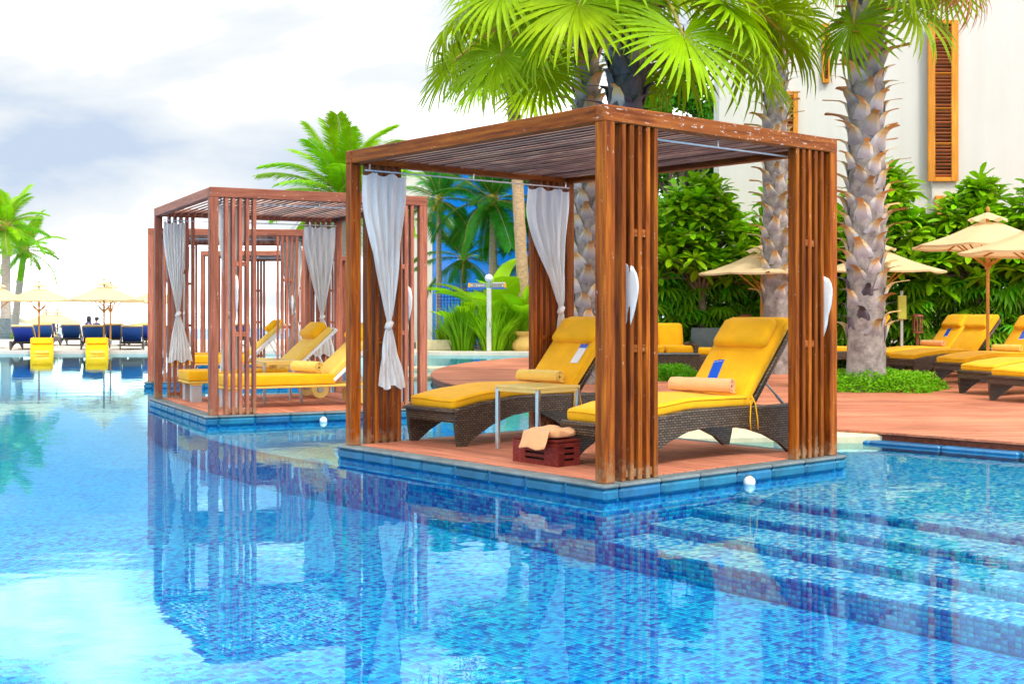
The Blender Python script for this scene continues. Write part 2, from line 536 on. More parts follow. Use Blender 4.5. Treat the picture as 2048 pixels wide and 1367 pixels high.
def tip_leaf(m, tip, hub, r0=.72):
    t = m.node_tree; p = next(n for n in t.nodes if n.type == 'BSDF_PRINCIPLED')
    src = p.inputs["Base Color"].links[0].from_socket
    c = node(t, "ShaderNodeTexCoord"); ln = node(t, "ShaderNodeVectorMath", operation='LENGTH'); t.links.new(c.outputs["Object"], ln.inputs[0])
    n = node(t, "ShaderNodeTexNoise", {"Scale": 9, "Detail": 3}); t.links.new(c.outputs["Object"], n.inputs["Vector"])
    a = node(t, "ShaderNodeMath", operation='MULTIPLY_ADD'); a.inputs[1].default_value = .45; t.links.new(n.outputs["Fac"], a.inputs[0]); t.links.new(ln.outputs["Value"], a.inputs[2])
    r = ramp(t, a.outputs[0], [(.0, (.75, .75, .75)), (.42, (0, 0, 0))]); r2_ = ramp(t, a.outputs[0], [(r0 + .28, (0, 0, 0)), (r0 + .50, (.85, .85, .85))])
    m1 = node(t, "ShaderNodeMixRGB"); m1.inputs[2].default_value = (*hub, 1); m2 = node(t, "ShaderNodeMixRGB"); m2.inputs[2].default_value = (*tip, 1)
    t.links.new(r.outputs[0], m1.inputs[0]); t.links.new(src, m1.inputs[1]); t.links.new(r2_.outputs[0], m2.inputs[0]); t.links.new(m1.outputs[0], m2.inputs[1])
    t.links.new(m2.outputs[0], p.inputs["Base Color"])
    for q in t.nodes:
        if q.type == 'BSDF_TRANSLUCENT': t.links.new(m2.outputs[0], q.inputs["Color"])
tip_leaf(M['fan'], (.46, .36, .03), (.46, .46, .02))
M['fan_dead'] = leaf_mat("dead_palm_leaf", (.50, .24, .05), trans=.2)
M['petiole'] = plain("palm_petiole", (.52, .38, .05), rough=.45, var=.2, scale=6)
M['coco'] = leaf_mat("coconut_leaf", (.22, .48, .004), trans=.4)
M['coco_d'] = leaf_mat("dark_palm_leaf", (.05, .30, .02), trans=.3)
M['rhapis'] = leaf_mat("lady_palm_leaf", (.14, .42, .008), trans=.25, objvar=.45)
M['frangi'] = leaf_mat("frangipani_leaf", (.24, .50, .006), trans=.28, rough=.3, objvar=.3)
M['flower'] = plain("frangipani_flower", (.85, .80, .50), rough=.6, var=.06)
M['banana'] = leaf_mat("banana_leaf", (.30, .60, .008), trans=.4, rough=.35)
M['strap'] = leaf_mat("strap_leaf", (.24, .52, .006), trans=.3)
M['cover'] = leaf_mat("ground_cover", (.17, .50, .008), trans=.3, scale=9., var=.4)
M['crown'] = leaf_mat("tree_leaf", (.10, .36, .014), trans=.35, scale=1.5, var=.4)
M['branch'] = plain("branch", (.22, .17, .11), rough=.85, var=.25, scale=8, bump=.4)
M['cane'] = plain("cane", (.10, .12, .03), rough=.7, var=.3)
M['bark'] = plain("palm_bark", (.27, .235, .215), rough=.9, var=.5, scale=7, bump=1.0, bscale=22)
M['bark_s'] = plain("slim_palm_bark", (.56, .36, .20), rough=.85, var=.3, scale=9, bump=.7, bscale=18, stretch=(1, 1, 3))
M['bark_c'] = plain("coconut_bark", (.46, .36, .27), rough=.85, var=.25, scale=6, bump=.6, bscale=12, stretch=(1, 1, 5))
M['skin'] = plain("skin", (.50, .28, .18), rough=.6)
M['hair'] = plain("black_hair", (.02, .015, .015), rough=.5)
M['shirt'] = plain("navy_shirt", (.05, .05, .16), rough=.8)
M['lantern'] = plain("red_brown_lantern", (.25, .07, .04), rough=.5)
M['blue_wall'] = plain("blue_glazed_wall", (.003, .16, .58), rough=.15, var=.25, scale=.25)
M['sign_grey'] = plain("grey_sign_board", (.26, .24, .20), rough=.5, var=.1)
M['sign_yel'] = plain("yellow_sign_end", (.80, .42, .01), rough=.5)
M['letter'] = plain("white_lettering", (.85, .85, .82), rough=.5, var=.01)
M['terracotta'] = plain("sandstone_pot", (.78, .50, .14), rough=.7, var=.12)

def boot_material():
    """leaf base of a palm: grey weathered foot, tan cut end (gradient along the piece)"""
    m, t, p, o = new_mat("palm_leaf_base")
    c = node(t, "ShaderNodeTexCoord"); s = node(t, "ShaderNodeSeparateXYZ"); t.links.new(c.outputs["Object"], s.inputs[0])
    n = node(t, "ShaderNodeTexNoise", {"Scale": 14, "Detail": 5}); t.links.new(c.outputs["Object"], n.inputs["Vector"])
    a = node(t, "ShaderNodeMath", operation='MULTIPLY_ADD'); a.inputs[1].default_value = .12; t.links.new(n.outputs["Fac"], a.inputs[0])
    t.links.new(s.outputs[0], a.inputs[2])
    r = ramp(t, a.outputs[0], [(.10, (.34, .31, .33)), (.17, (.52, .48, .46)), (.23, (.62, .44, .20)), (.33, (.50, .26, .05))])
    oi = node(t, "ShaderNodeObjectInfo"); hs = node(t, "ShaderNodeHueSaturation")
    mr = node(t, "ShaderNodeMapRange", {"To Min": .65, "To Max": 1.25}); t.links.new(oi.outputs["Random"], mr.inputs[0])
    t.links.new(mr.outputs[0], hs.inputs["Value"]); t.links.new(r.outputs[0], hs.inputs["Color"])
    t.links.new(hs.outputs[0], p.inputs["Base Color"])
    p.inputs["Roughness"].default_value = .7
    b = node(t, "ShaderNodeBump", {"Strength": .6, "Distance": .008}); t.links.new(n.outputs["Fac"], b.inputs["Height"]); t.links.new(b.outputs[0], p.inputs["Normal"])
    return m
M['boot'] = boot_material()
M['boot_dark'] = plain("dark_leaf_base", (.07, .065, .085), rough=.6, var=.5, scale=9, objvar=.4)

def water_material():
    m = bpy.data.materials.new("pool_water"); m.use_nodes = True
    t = m.node_tree; t.nodes.clear()
    o = node(t, "ShaderNodeOutputMaterial")
    c = node(t, "ShaderNodeTexCoord")
    m1 = node(t, "ShaderNodeMapping"); m1.inputs["Scale"].default_value = (1.0, 1.4, 1)
    t.links.new(c.outputs["Object"], m1.inputs[0])
    na = node(t, "ShaderNodeTexNoise", {"Scale": 1.6, "Detail": 2, "Roughness": .45})
    nb = node(t, "ShaderNodeTexNoise", {"Scale": 7.0, "Detail": 2, "Roughness": .5})
    t.links.new(m1.outputs[0], na.inputs["Vector"]); t.links.new(m1.outputs[0], nb.inputs["Vector"])
    ad = node(t, "ShaderNodeMath", operation='MULTIPLY_ADD'); ad.inputs[1].default_value = .16
    t.links.new(nb.outputs["Fac"], ad.inputs[0]); t.links.new(na.outputs["Fac"], ad.inputs[2])
    b = node(t, "ShaderNodeBump", {"Strength": .24, "Distance": .009})
    t.links.new(ad.outputs[0], b.inputs["Height"])
    fr = node(t, "ShaderNodeFresnel", {"IOR": 1.40}); t.links.new(b.outputs[0], fr.inputs["Normal"])
    tr = node(t, "ShaderNodeBsdfTransparent"); tr.inputs[0].default_value = (.93, .99, 1, 1)
    gl = node(t, "ShaderNodeBsdfGlossy", {"Roughness": 0.0, "Color": (.54, .90, 1, 1)}); t.links.new(b.outputs[0], gl.inputs["Normal"])
    mx = node(t, "ShaderNodeMixShader")
    t.links.new(fr.outputs[0], mx.inputs[0]); t.links.new(tr.outputs[0], mx.inputs[1]); t.links.new(gl.outputs[0], mx.inputs[2])
    t.links.new(mx.outputs[0], o.inputs[0])
    return m
M['water'] = water_material()
M['sea'] = plain("sea_water", (.35, .55, .58), rough=.12, var=.1, scale=.05, bump=.2, bscale=1.5)

# ================================================================== the setting
TH1 = radians(40.2)
O1 = Vector((0.635, 8.41, 0.11))
R1 = Matrix.Rotation(TH1, 4, 'Z'); R1.translation = (O1.x, O1.y, 0)
def loc1(a, b, z=0.0):
    """first pavilion's frame: a along its front, b along its left side"""
    return R1 @ Vector((a, b, z))

# pool water
w = MB().add([(-90, -6, 0), (16, -6, 0), (16, 38, 0), (-90, 38, 0)], [(0, 1, 2, 3)]).build("pool_water", M['water'])
tag(w, kind='structure')

# deep floor far from the lens (tiles too small to tell apart), rotated with the first pavilion
FLOOR = -0.38; SHELF = -0.06
pf = MB().box((0, 0, FLOOR - .06), (220, 220, .1)).build("pool_floor", mosaic("mosaic_deep", PAL_DEEP), M=R1)
tag(pf, kind='structure')
# shelf the pavilions stand on: a along pavilion front, b along the side; outline in that frame
edge = [(-.17, -.15), (-.17, 4.4), (.0, 6.0), (.42, 7.7), (1.1, 9.9), (2.4, 13.6), (4.0, 17.0), (6.6, 20.6), (10.5, 25)]
shelf = [(1.15, -14), (1.15, -.15)] + edge + [(40, 25), (40, -14)]
MS, MSW, MDW = mosaic("mosaic_shelf", PAL_SHAL), mosaic("mosaic_shelf_face", PAL_DEEP, wall=True), None
sh = MB()
n = len(shelf)
sh.add([(x, y, SHELF) for x, y in shelf], [tuple(range(n))[::-1]], 0)
for i in range(n - 3):
    a, b = shelf[i], shelf[i + 1]
    sh.add([(a[0], a[1], FLOOR - .03), (b[0], b[1], FLOOR - .03), (b[0], b[1], SHELF), (a[0], a[1], SHELF)], [(0, 1, 2, 3)], 1)
sf = sh.build("pool_shelf", [MS, MSW], M=R1); tag(sf, kind='structure')
# dark trim line along the shelf edge
MS_trim = plain("dark_blue_trim", (.006, .07, .50), rough=.3)
tr = MB()
ol = [(1.15, -14), (1.15, -.15)] + edge
for a, b in zip(ol, ol[1:]):
    A, B = Vector((*a, 0)), Vector((*b, 0)); d = (B - A).normalized(); nn = Vector((d.y, -d.x, 0))
    p = [A - nn * .002, B - nn * .002, B + nn * .04, A + nn * .04]
    tr.add([(q.x, q.y, SHELF + .004) for q in p], [(0, 1, 2, 3)])
tag(tr.build("shelf_trim", MS_trim, M=R1), kind='structure')

# steps down from the shelf on the right (each tread its own block)
TREADS = [(.71, 1.15, -.11), (.27, .71, -.17), (-.17, .27, -.235)]
for k, (a0, a1, z) in enumerate(TREADS):
    st = MB().add([(a0, -14, z), (a1, -14, z), (a1, -.15, z), (a0, -.15, z)], [(0, 1, 2, 3)], 0)
    st.add([(a0, -14, FLOOR - .03), (a0, -.15, FLOOR - .03), (a0, -.15, z), (a0, -14, z)], [(3, 2, 1, 0)], 1)
    tag(st.build("pool_step", [MS, MSW], M=R1), kind='structure')

# ---- real tiles near the lens
def tile_mats(pal, nm):
    return [plain(f"{nm}_tile_{'abcde'[i]}", c, rough=.25, var=.06, scale=20) for i, c in enumerate(pal)]
TD = tile_mats(PAL_DEEP, "deep"); TS = tile_mats(PAL_SHAL, "shallow")
NR = np.random.default_rng(5)
WTS = np.array([.15, .22, .26, .22, .15]); WTS = WTS / WTS.sum()
TW, THH = .036, .030
def in_view(p):
    y = p[:, 1]
    X = p[:, 0] / np.maximum(y, .1)
    return (y > 4.1) & (y < 9.6) & (np.abs(X) < .45)
def tile_sheet(name, corners, eu, ev, en, mats, off=.004):
    """corners (n,3) of tiles, spanned by TW*eu and THH*ev, raised along en -> one mesh"""
    n = len(corners)
    g = .0014; c = .0022
    q = np.array([[g, g], [TW - g, g], [TW - g, THH - g], [g, THH - g]])
    q2 = np.array([[g + c, g + c], [TW - g - c, g + c], [TW - g - c, THH - g - c], [g + c, THH - g - c]])
    lift = NR.uniform(.0, .0012, (n, 1, 1))
    base = corners[:, None, :] + (q[None, :, 0:1] * eu + q[None, :, 1:2] * ev)
    top = corners[:, None, :] + (q2[None, :, 0:1] * eu + q2[None, :, 1:2] * ev) + en * (off + lift)
    v = np.concatenate([base, top], 1).reshape(-1, 3)
    fq = np.array([[4, 5, 6, 7], [0, 1, 5, 4], [1, 2, 6, 5], [2, 3, 7, 6], [3, 0, 4, 7]])
    f = (fq[None] + 8 * np.arange(n)[:, None, None]).reshape(-1)
    me = bpy.data.meshes.new(name)
    me.vertices.add(len(v)); me.vertices.foreach_set("co", v.astype(np.float32).ravel())
    me.loops.add(len(f)); me.loops.foreach_set("vertex_index", f.astype(np.int32))
    nf = len(f) // 4
    me.polygons.add(nf); me.polygons.foreach_set("loop_start", np.arange(nf, dtype=np.int32) * 4)
    me.polygons.foreach_set("loop_total", np.full(nf, 4, np.int32))
    for m in mats: me.materials.append(m)
    me.polygons.foreach_set("material_index", np.repeat(NR.choice(5, n, p=WTS), 5).astype(np.int32))
    me.update(calc_edges=True); me.validate()
    return me
def grid(a0, a1, b0, b1, z):
    A, B = np.meshgrid(np.arange(a0, a1 - TW * .9, TW), np.arange(b0, b1 - THH * .9, THH), indexing='ij')
    # every other run of tiles is shifted, as laid by hand in sheets
    return np.stack([A.ravel(), B.ravel(), np.full(A.size, z)], 1)
Rn = np.array(R1)
def to_world(p): return p @ Rn[:3, :3].T + Rn[:3, 3]
ex, ey, ez = np.eye(3)
fl = grid(-7.0, -.175, -5.5, 4.4, FLOOR - .01)
pw = to_world(fl); keep = in_view(pw); fl, pw = fl[keep], pw[keep]
order = np.argsort(pw[:, 1])
vis = [i for i in order if 624 + (1.285 - FLOOR) / pw[i, 1] * 2461 < 1362 and abs(pw[i, 0] / pw[i, 1]) * 2461 < 1015]
single, rest = vis[:300], np.array(sorted(set(range(len(fl))) - set(vis[:300])))
me = tile_sheet("tile", fl[rest], ex, ey, ez, TD)
t_o = obj("tile_bed", me, pf); tag(t_o, kind='stuff')
TILE1 = []
for m in TD:
    mb = MB(); g, c = .0014, .0022
    a, b, h = TW, THH, .0046
    mb.add([(g, g, 0), (a - g, g, 0), (a - g, b - g, 0), (g, b - g, 0), (g + c, g + c, h), (a - g - c, g + c, h), (a - g - c, b - g - c, h), (g + c, b - g - c, h)],
           [(4, 5, 6, 7), (0, 1, 5, 4), (1, 2, 6, 5), (2, 3, 7, 6), (3, 0, 4, 7)])
    TILE1.append(mb.mesh("tile", m))
for i in single:
    o = obj("tile", TILE1[NR.choice(5, p=WTS)], pf)
    o.location = tuple(fl[i])
def face_tiles(name, parent, pts, eu, ev, en, mats):
    k = in_view(to_world(pts))
    if k.sum():
        tag(obj(name, tile_sheet(name, pts[k], eu, ev, en, mats), parent), kind='stuff')
steps = [o for o in bpy.data.objects if o.name.startswith("pool_step")]
def vgrid(axis, fixed, s0, s1, z0, z1):
    Sx, Z = np.meshgrid(np.arange(s0, s1 - TW * .9, TW), np.arange(z0, z1 - THH * .6, THH), indexing='ij')
    P = np.zeros((Sx.size, 3)); P[:, 2] = Z.ravel()
    P[:, 0 if axis == 0 else 1] = Sx.ravel(); P[:, 1 if axis == 0 else 0] = fixed
    return P
for o, (a0, a1, z) in zip(steps, TREADS):
    face_tiles("tread_tiles", o, grid(a0, a1, -5.5, -.15, z + .001), ex, ey, ez, TS)
prev = [-.11, -.17, -.235, FLOOR]
for o, x, zt, zb in zip([sf] + steps, [1.15, .71, .27, -.17], [SHELF, -.11, -.17, -.235], prev):
    p = vgrid(1, x - .001, -5.5, -.15, zb, zt)
    face_tiles("riser_tiles", o, p, ey, ez, -ex, TD)
face_tiles("face_tiles", sf, vgrid(1, -.171, -.15, 3.2, FLOOR, SHELF), ey, ez, -ex, TD)
face_tiles("face_tiles", sf, vgrid(0, -.151, -.17, 1.13, FLOOR, SHELF), ex, ez, -ey, TD)
face_tiles("shelf_tiles", sf, grid(1.20, 5.2, -5.0, -.12, SHELF + .001), ex, ey, ez, TS)
face_tiles("shelf_tiles", sf, grid(-.125, 1.2, -.11, -.065, SHELF + .001), ex, ey, ez, TS)

# ---- ground, terrace, sand, sea
def slab(name, poly, z0, z1, mat, kind='structure'):
    return tag(MB().prism(poly, z0, z1).build(name, mat), kind=kind)
slab("ground", [(-4.6, 37.6), (1.2, 36.4), (3.4, 33.6), (5.0, 24.5), (60, 22), (60, 140), (-4.6, 140)], -1.5, .085, M['soil'])
slab("garden_path", [(-4.6, 37.3), (1.3, 36.2), (3.0, 35.5), (3.2, 37.9), (1.4, 38.9), (-4.6, 40.2)], -.6, .10, M['paving'])
slab("terrace", [(-90, 37.9), (-4.7, 37.9), (-4.7, 54), (-90, 54)], -2.0, .10, M['terrace'])
slab("beach", [(-900, 53), (60, 53), (60, 96), (-900, 96)], -3.0, -.85, M['sand'])
tag(MB().add([(-9000, 90, -1.0), (9000, 90, -1.0), (9000, 15000, -1.0), (-9000, 15000, -1.0)], [(0, 1, 2, 3)]).build("sea", M['sea']), kind='structure')
tag(MB().add([(-9000, -300, -3.2), (9000, -300, -3.2), (9000, 15000, -3.2), (-9000, 15000, -3.2)], [(0, 1, 2, 3)]).build("seabed", M['sand']), kind='structure')

# ---- the wide wooden deck
def smooth_poly(pts, n=5):
    outp = []
    for i in range(len(pts) - 1):
        p0 = pts[max(i - 1, 0)]; p1 = pts[i]; p2 = pts[i + 1]; p3 = pts[min(i + 2, len(pts) - 1)]
        for k in range(n):
            t = k / n
            outp.append(tuple(.5 * ((2 * p1[c]) + (-p0[c] + p2[c]) * t + (2 * p0[c] - 5 * p1[c] + 4 * p2[c] - p3[c]) * t * t + (-p0[c] + 3 * p1[c] - 3 * p2[c] + p3[c]) * t ** 3) for c in (0, 1)))
    return outp + [pts[-1]]
front = [(9.0, 8.0), (6.6, 9.6), (4.63, 11.12), (3.58, 12.15), (2.4, 13.0), (1.55, 14.2), (.9, 16.4), (-.1, 18.4), (-.95, 20.2), (-1.42, 22.4), (-1.55, 24.7), (-1.3, 27.4), (-.6, 30.0), (.6, 32.4), (2.6, 34.0)]
fs_ = smooth_poly(front)
deck_poly = fs_ + [(40, 34), (40, 8)]
dk = MB().prism(deck_poly[::-1], -.5, .09).build("wooden_deck", M['fascia']); tag(dk, kind='structure')
pb = MB()
yy = 8.0
NP = random.Random(3)
while yy < 33.9:
    y1 = yy + .135
    ym = (yy + y1) / 2
    def left(yv):
        for (ax, ay), (bx, by) in zip(fs_, fs_[1:]):
            if ay <= yv <= by: return ax + (bx - ax) * (yv - ay) / (by - ay)
        return fs_[0][0]
    xa, xb_ = left(yy + .004) - .03, left(y1 - .004) - .03
    x = max(xa, xb_) + NP.uniform(.6, 2.6); x_end = 24
    zt = .111 + NP.uniform(-.0015, .0015)
    ya, yb2 = yy + .004, y1 - .004
    pb.add([(xa, ya, zt - .022), (x - .004, ya, zt - .022), (x - .004, yb2, zt - .022), (xb_, yb2, zt - .022), (xa, ya, zt), (x - .004, ya, zt), (x - .004, yb2, zt), (xb_, yb2, zt)],
           [(4, 5, 6, 7), (0, 1, 5, 4), (1, 2, 6, 5), (2, 3, 7, 6), (3, 0, 4, 7)])
    while x < x_end:
        x2 = min(x + NP.uniform(2.2, 3.6), x_end)
        pb.box(((x + x2) / 2, ym, .10 + NP.uniform(-.0015, .0015)), (x2 - x - .004, .127, .022))
        x = x2
    yy = y1
def boards(m):
    t = m.node_tree; p = next(n for n in t.nodes if n.type == 'BSDF_PRINCIPLED'); src = p.inputs["Base Color"].links[0].from_socket
    c = coords(t, (1, 1, 1)); br = node(t, "ShaderNodeTexBrick", {"Scale": 1.0, "Mortar Size": 0.0, "Brick Width": 2.9, "Row Height": .135, "Color1": (.80, .80, .80, 1), "Color2": (1.12, 1.10, 1.08, 1)})
    t.links.new(c.outputs[0], br.inputs["Vector"])
    n = node(t, "ShaderNodeTexNoise", {"Scale": .55, "Detail": 6, "Roughness": .65}); t.links.new(c.outputs[0], n.inputs["Vector"])
    r = ramp(t, n.outputs["Fac"], [(.32, (.78, .76, .74)), (.60, (1.05, 1.05, 1.05))])
    a = node(t, "ShaderNodeMixRGB", {0: 1.0}, blend_type='MULTIPLY'); b_ = node(t, "ShaderNodeMixRGB", {0: 1.0}, blend_type='MULTIPLY')
    t.links.new(src, a.inputs[1]); t.links.new(br.outputs["Color"], a.inputs[2]); t.links.new(a.outputs[0], b_.inputs[1]); t.links.new(r.outputs[0], b_.inputs[2])
    t.links.new(b_.outputs[0], p.inputs["Base Color"])
    return m
pk = pb.build("plank", boards(wood("deck_boards", (.40, .13, .075), (.58, .205, .115), (.68, .28, .165), rough=.5, objvar=.05, grain=.6)), dk); tag(pk, kind='stuff')
# coping stones under the deck edge
def stone_run(parent, p0, p1, name="coping_stone", L=.6, w=.16, h=.13, z=-.012, mat=None):
    p0, p1 = Vector(p0), Vector(p1); D = p1 - p0; n = max(1, round(D.length / L)); d = D.normalized()
    for k in range(n):
        a = p0 + D * (k / n) + d * .004; b = p0 + D * ((k + 1) / n) - d * .004
        member(name, (a.x, a.y, z), (b.x, b.y, z), w, h, mat or M['coping'], parent, b=.018)
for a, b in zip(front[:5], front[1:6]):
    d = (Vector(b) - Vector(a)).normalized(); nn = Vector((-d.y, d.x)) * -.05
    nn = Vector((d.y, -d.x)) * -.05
    stone_run(dk, (a[0] + nn.x, a[1] + nn.y, 0), (b[0] + nn.x, b[1] + nn.y, 0), z=-.035, mat=M['pool_tint'])

# ---- stepping stones from island to deck
def stepping(cx, cy, sx, sy, top, rz, label):
    o = MB().box((0, 0, 0), (sx, sy, top + .3), b=.02).build("stepping_stone", M['stone'])
    o.location = (cx, cy, (top - .3) / 2); o.rotation_euler = (0, 0, rz)
    tag(o, label, "stone block", "cream stepping blocks in the water")
stepping(1.98, 12.55, 1.15, .85, .065, .12, "cream stone block in the water under the front right lounger")
stepping(3.20, 12.45, 1.0, .75, .085, .05, "cream stone block beside the right corner of the front pavilion")
stepping(2.72, 13.1, .7, .6, .05, .05, "small cream stone block between the two larger stepping blocks")
stepping(-1.55, 27.5, 1.6, .6, .07, 0, "cream stone slab in the channel behind the round deck end")
stepping(-1.8, 24.0, .8, .6, .06, .3, "cream stone slab at the rounded left end of the deck")

# ================================================================== pavilions
PW, PL, PH = 2.68, 3.27, 2.60        # front width, side length, height over the platform
def pavilion(loc, rz, label, wood_m, worn, group="timber pavilions on platforms in the pool", rings=True):
    r = thing("pavilion", loc, rz, label, "pavilion", group)
    P = .10; bh = .115
    for x in (P / 2, PW - P / 2):
        for y in (P / 2, PL - P / 2):
            member("post", (x, y, 0), (x, y, PH - bh), P, P, wood_m, r, b=.006)
    zb = PH - bh / 2
    member("roof_beam", (0, .05, zb), (PW, .05, zb), .10, bh, worn, r, b=.006)
    member("roof_beam", (0, PL - .05, zb), (PW, PL - .05, zb), .10, bh, wood_m, r, b=.006)
    member("roof_beam", (.05, .103, zb), (.05, PL - .103, zb), .10, bh, wood_m, r, b=.006)
    member("roof_beam", (PW - .05, .103, zb), (PW - .05, PL - .103, zb), .10, bh, wood_m, r, b=.006)
    n = 27                                             # tilted roof boards along the side
    for k in range(n):
        x = .13 + (PW - .26) * k / (n - 1)
        member("roof_slat", (x, .105, zb + .01), (x, PL - .105, zb + .01), .094, .016, M['slat'], r, b=.003, roll=radians(-26))
    # slatted screens, one beside every post on the two short sides
    for yc in (.0 + .05, PL - .05):
        for side in (0, 1):
            for k in range(5):
                x = .195 + .081 * k
                x = x if side == 0 else PW - x
                member("screen_slat", (x, yc, .0), (x, yc, PH - bh - .001), .085 if False else .040, .085, wood_m, r, b=.004)
            for z in (.05, .92, 1.73):
                for k in range(1 if z > .1 else 0, 4 if z < .1 else 3):
                    xa = .195 + .081 * k + .021; xb = .195 + .081 * (k + 1) - .021
                    if side: xa, xb = PW - xa, PW - xb
                    member("screen_rail", (xa, yc, z), (xb, yc, z), .05 if z < .1 else .075, .055, worn if z > .1 else wood_m, r, b=.004)
    for yc in (.14, PL - .14):
        MB().tube([(.11, yc, PH - bh - .055), (PW - .11, yc, PH - bh - .055)], .007, 8).build("curtain_rail", M['white_metal'], r, True)
        for x in (.16, PW / 2, PW - .16):
            MB().box((x, yc, PH - bh - .025), (.012, .012, .05)).build("rail_bracket", M['metal'], r)
    return r

def island(loc, rz, label):
    r = thing("platform", loc, rz, label, "platform", "stone edged platforms standing in the pool")
    x0, x1, y0, y1 = -.06, PW + .06, -.06, PL + .06
    cw = .15
    core = MB().box(((x0 + x1) / 2, (y0 + y1) / 2, -.17), (x1 - x0 - .06, y1 - y0 - .06, .27)).build("base", MSW, r)
    z = -.056; h = .112
    def run(p0, p1, n, flip=False):
        p0, p1 = Vector(p0), Vector(p1); D = p1 - p0; d = D.normalized()
        for k in range(n):
            a = p0 + D * (k / n) + d * .0025; b = p0 + D * ((k + 1) / n) - d * .0025
            up_ = Vector((0, 0, .042))
            member("cap_stone", a + up_, b + up_, cw, .028, M['coping'], r, b=.010)
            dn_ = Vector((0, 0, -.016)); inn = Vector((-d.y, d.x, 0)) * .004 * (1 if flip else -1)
            member("face_stone", a + dn_ + inn, b + dn_ + inn, cw, .088, M['pool_tint'], r, b=.022)  # side block carrying the painted pool blue
    run((x0 + cw / 2, y0, z), (x0 + cw / 2, y1, z), 8)
    run((x1 - cw / 2, y0, z), (x1 - cw / 2, y1, z), 8)
    run((x0 + cw, y0 + cw / 2, z), (x1 - cw, y0 + cw / 2, z), 6)
    run((x0 + cw, y1 - cw / 2, z), (x1 - cw, y1 - cw / 2, z), 6)
    n = 21
    xa, xb = x0 + cw + .004, x1 - cw - .004
    wd = (xb - xa) / n
    for k in range(n):
        x = xa + wd * (k + .5)
        member("plank", (x, y0 + cw + .004, -.006), (x, y1 - cw - .004, -.006), wd - .006, .022, M['plank'], r, b=.003)
    MB().box(((xa + xb) / 2, (y0 + y1) / 2, -.03), (xb - xa - .02, y1 - y0 - 2 * cw - .02, .02)).build("joist_bed", M['dark'], r)
    return r

PAV = [((.635, 8.41, .11), 40.2, "nearest pavilion, brown timber frame over two yellow wicker loungers", M['wood'], M['wood_worn']),
       ((-3.43, 13.97, .11), 27.0, "second pavilion, faded reddish timber over two flat yellow loungers", M['wood_pink'], M['wood_pink']),
       ((-6.16, 20.8, .11), 9.4, "third pavilion, partly hidden behind the second one", M['wood_pink'], M['wood_pink']),
       ((-7.25, 28.6, .11), -6.0, "farthest pavilion, small frame seen through the third one", M['wood_pink'], M['wood_pink'])]
ISL = ["platform with blue grey coping stones under the nearest pavilion", "platform under the second pavilion with flat loungers on it",
       "platform under the third pavilion behind the second one", "platform under the farthest pavilion"]
for (l, a, lab, w1, w2), il in zip(PAV, ISL):
    island(l, radians(a), il)
    pavilion(l, radians(a), lab, w1, w2)

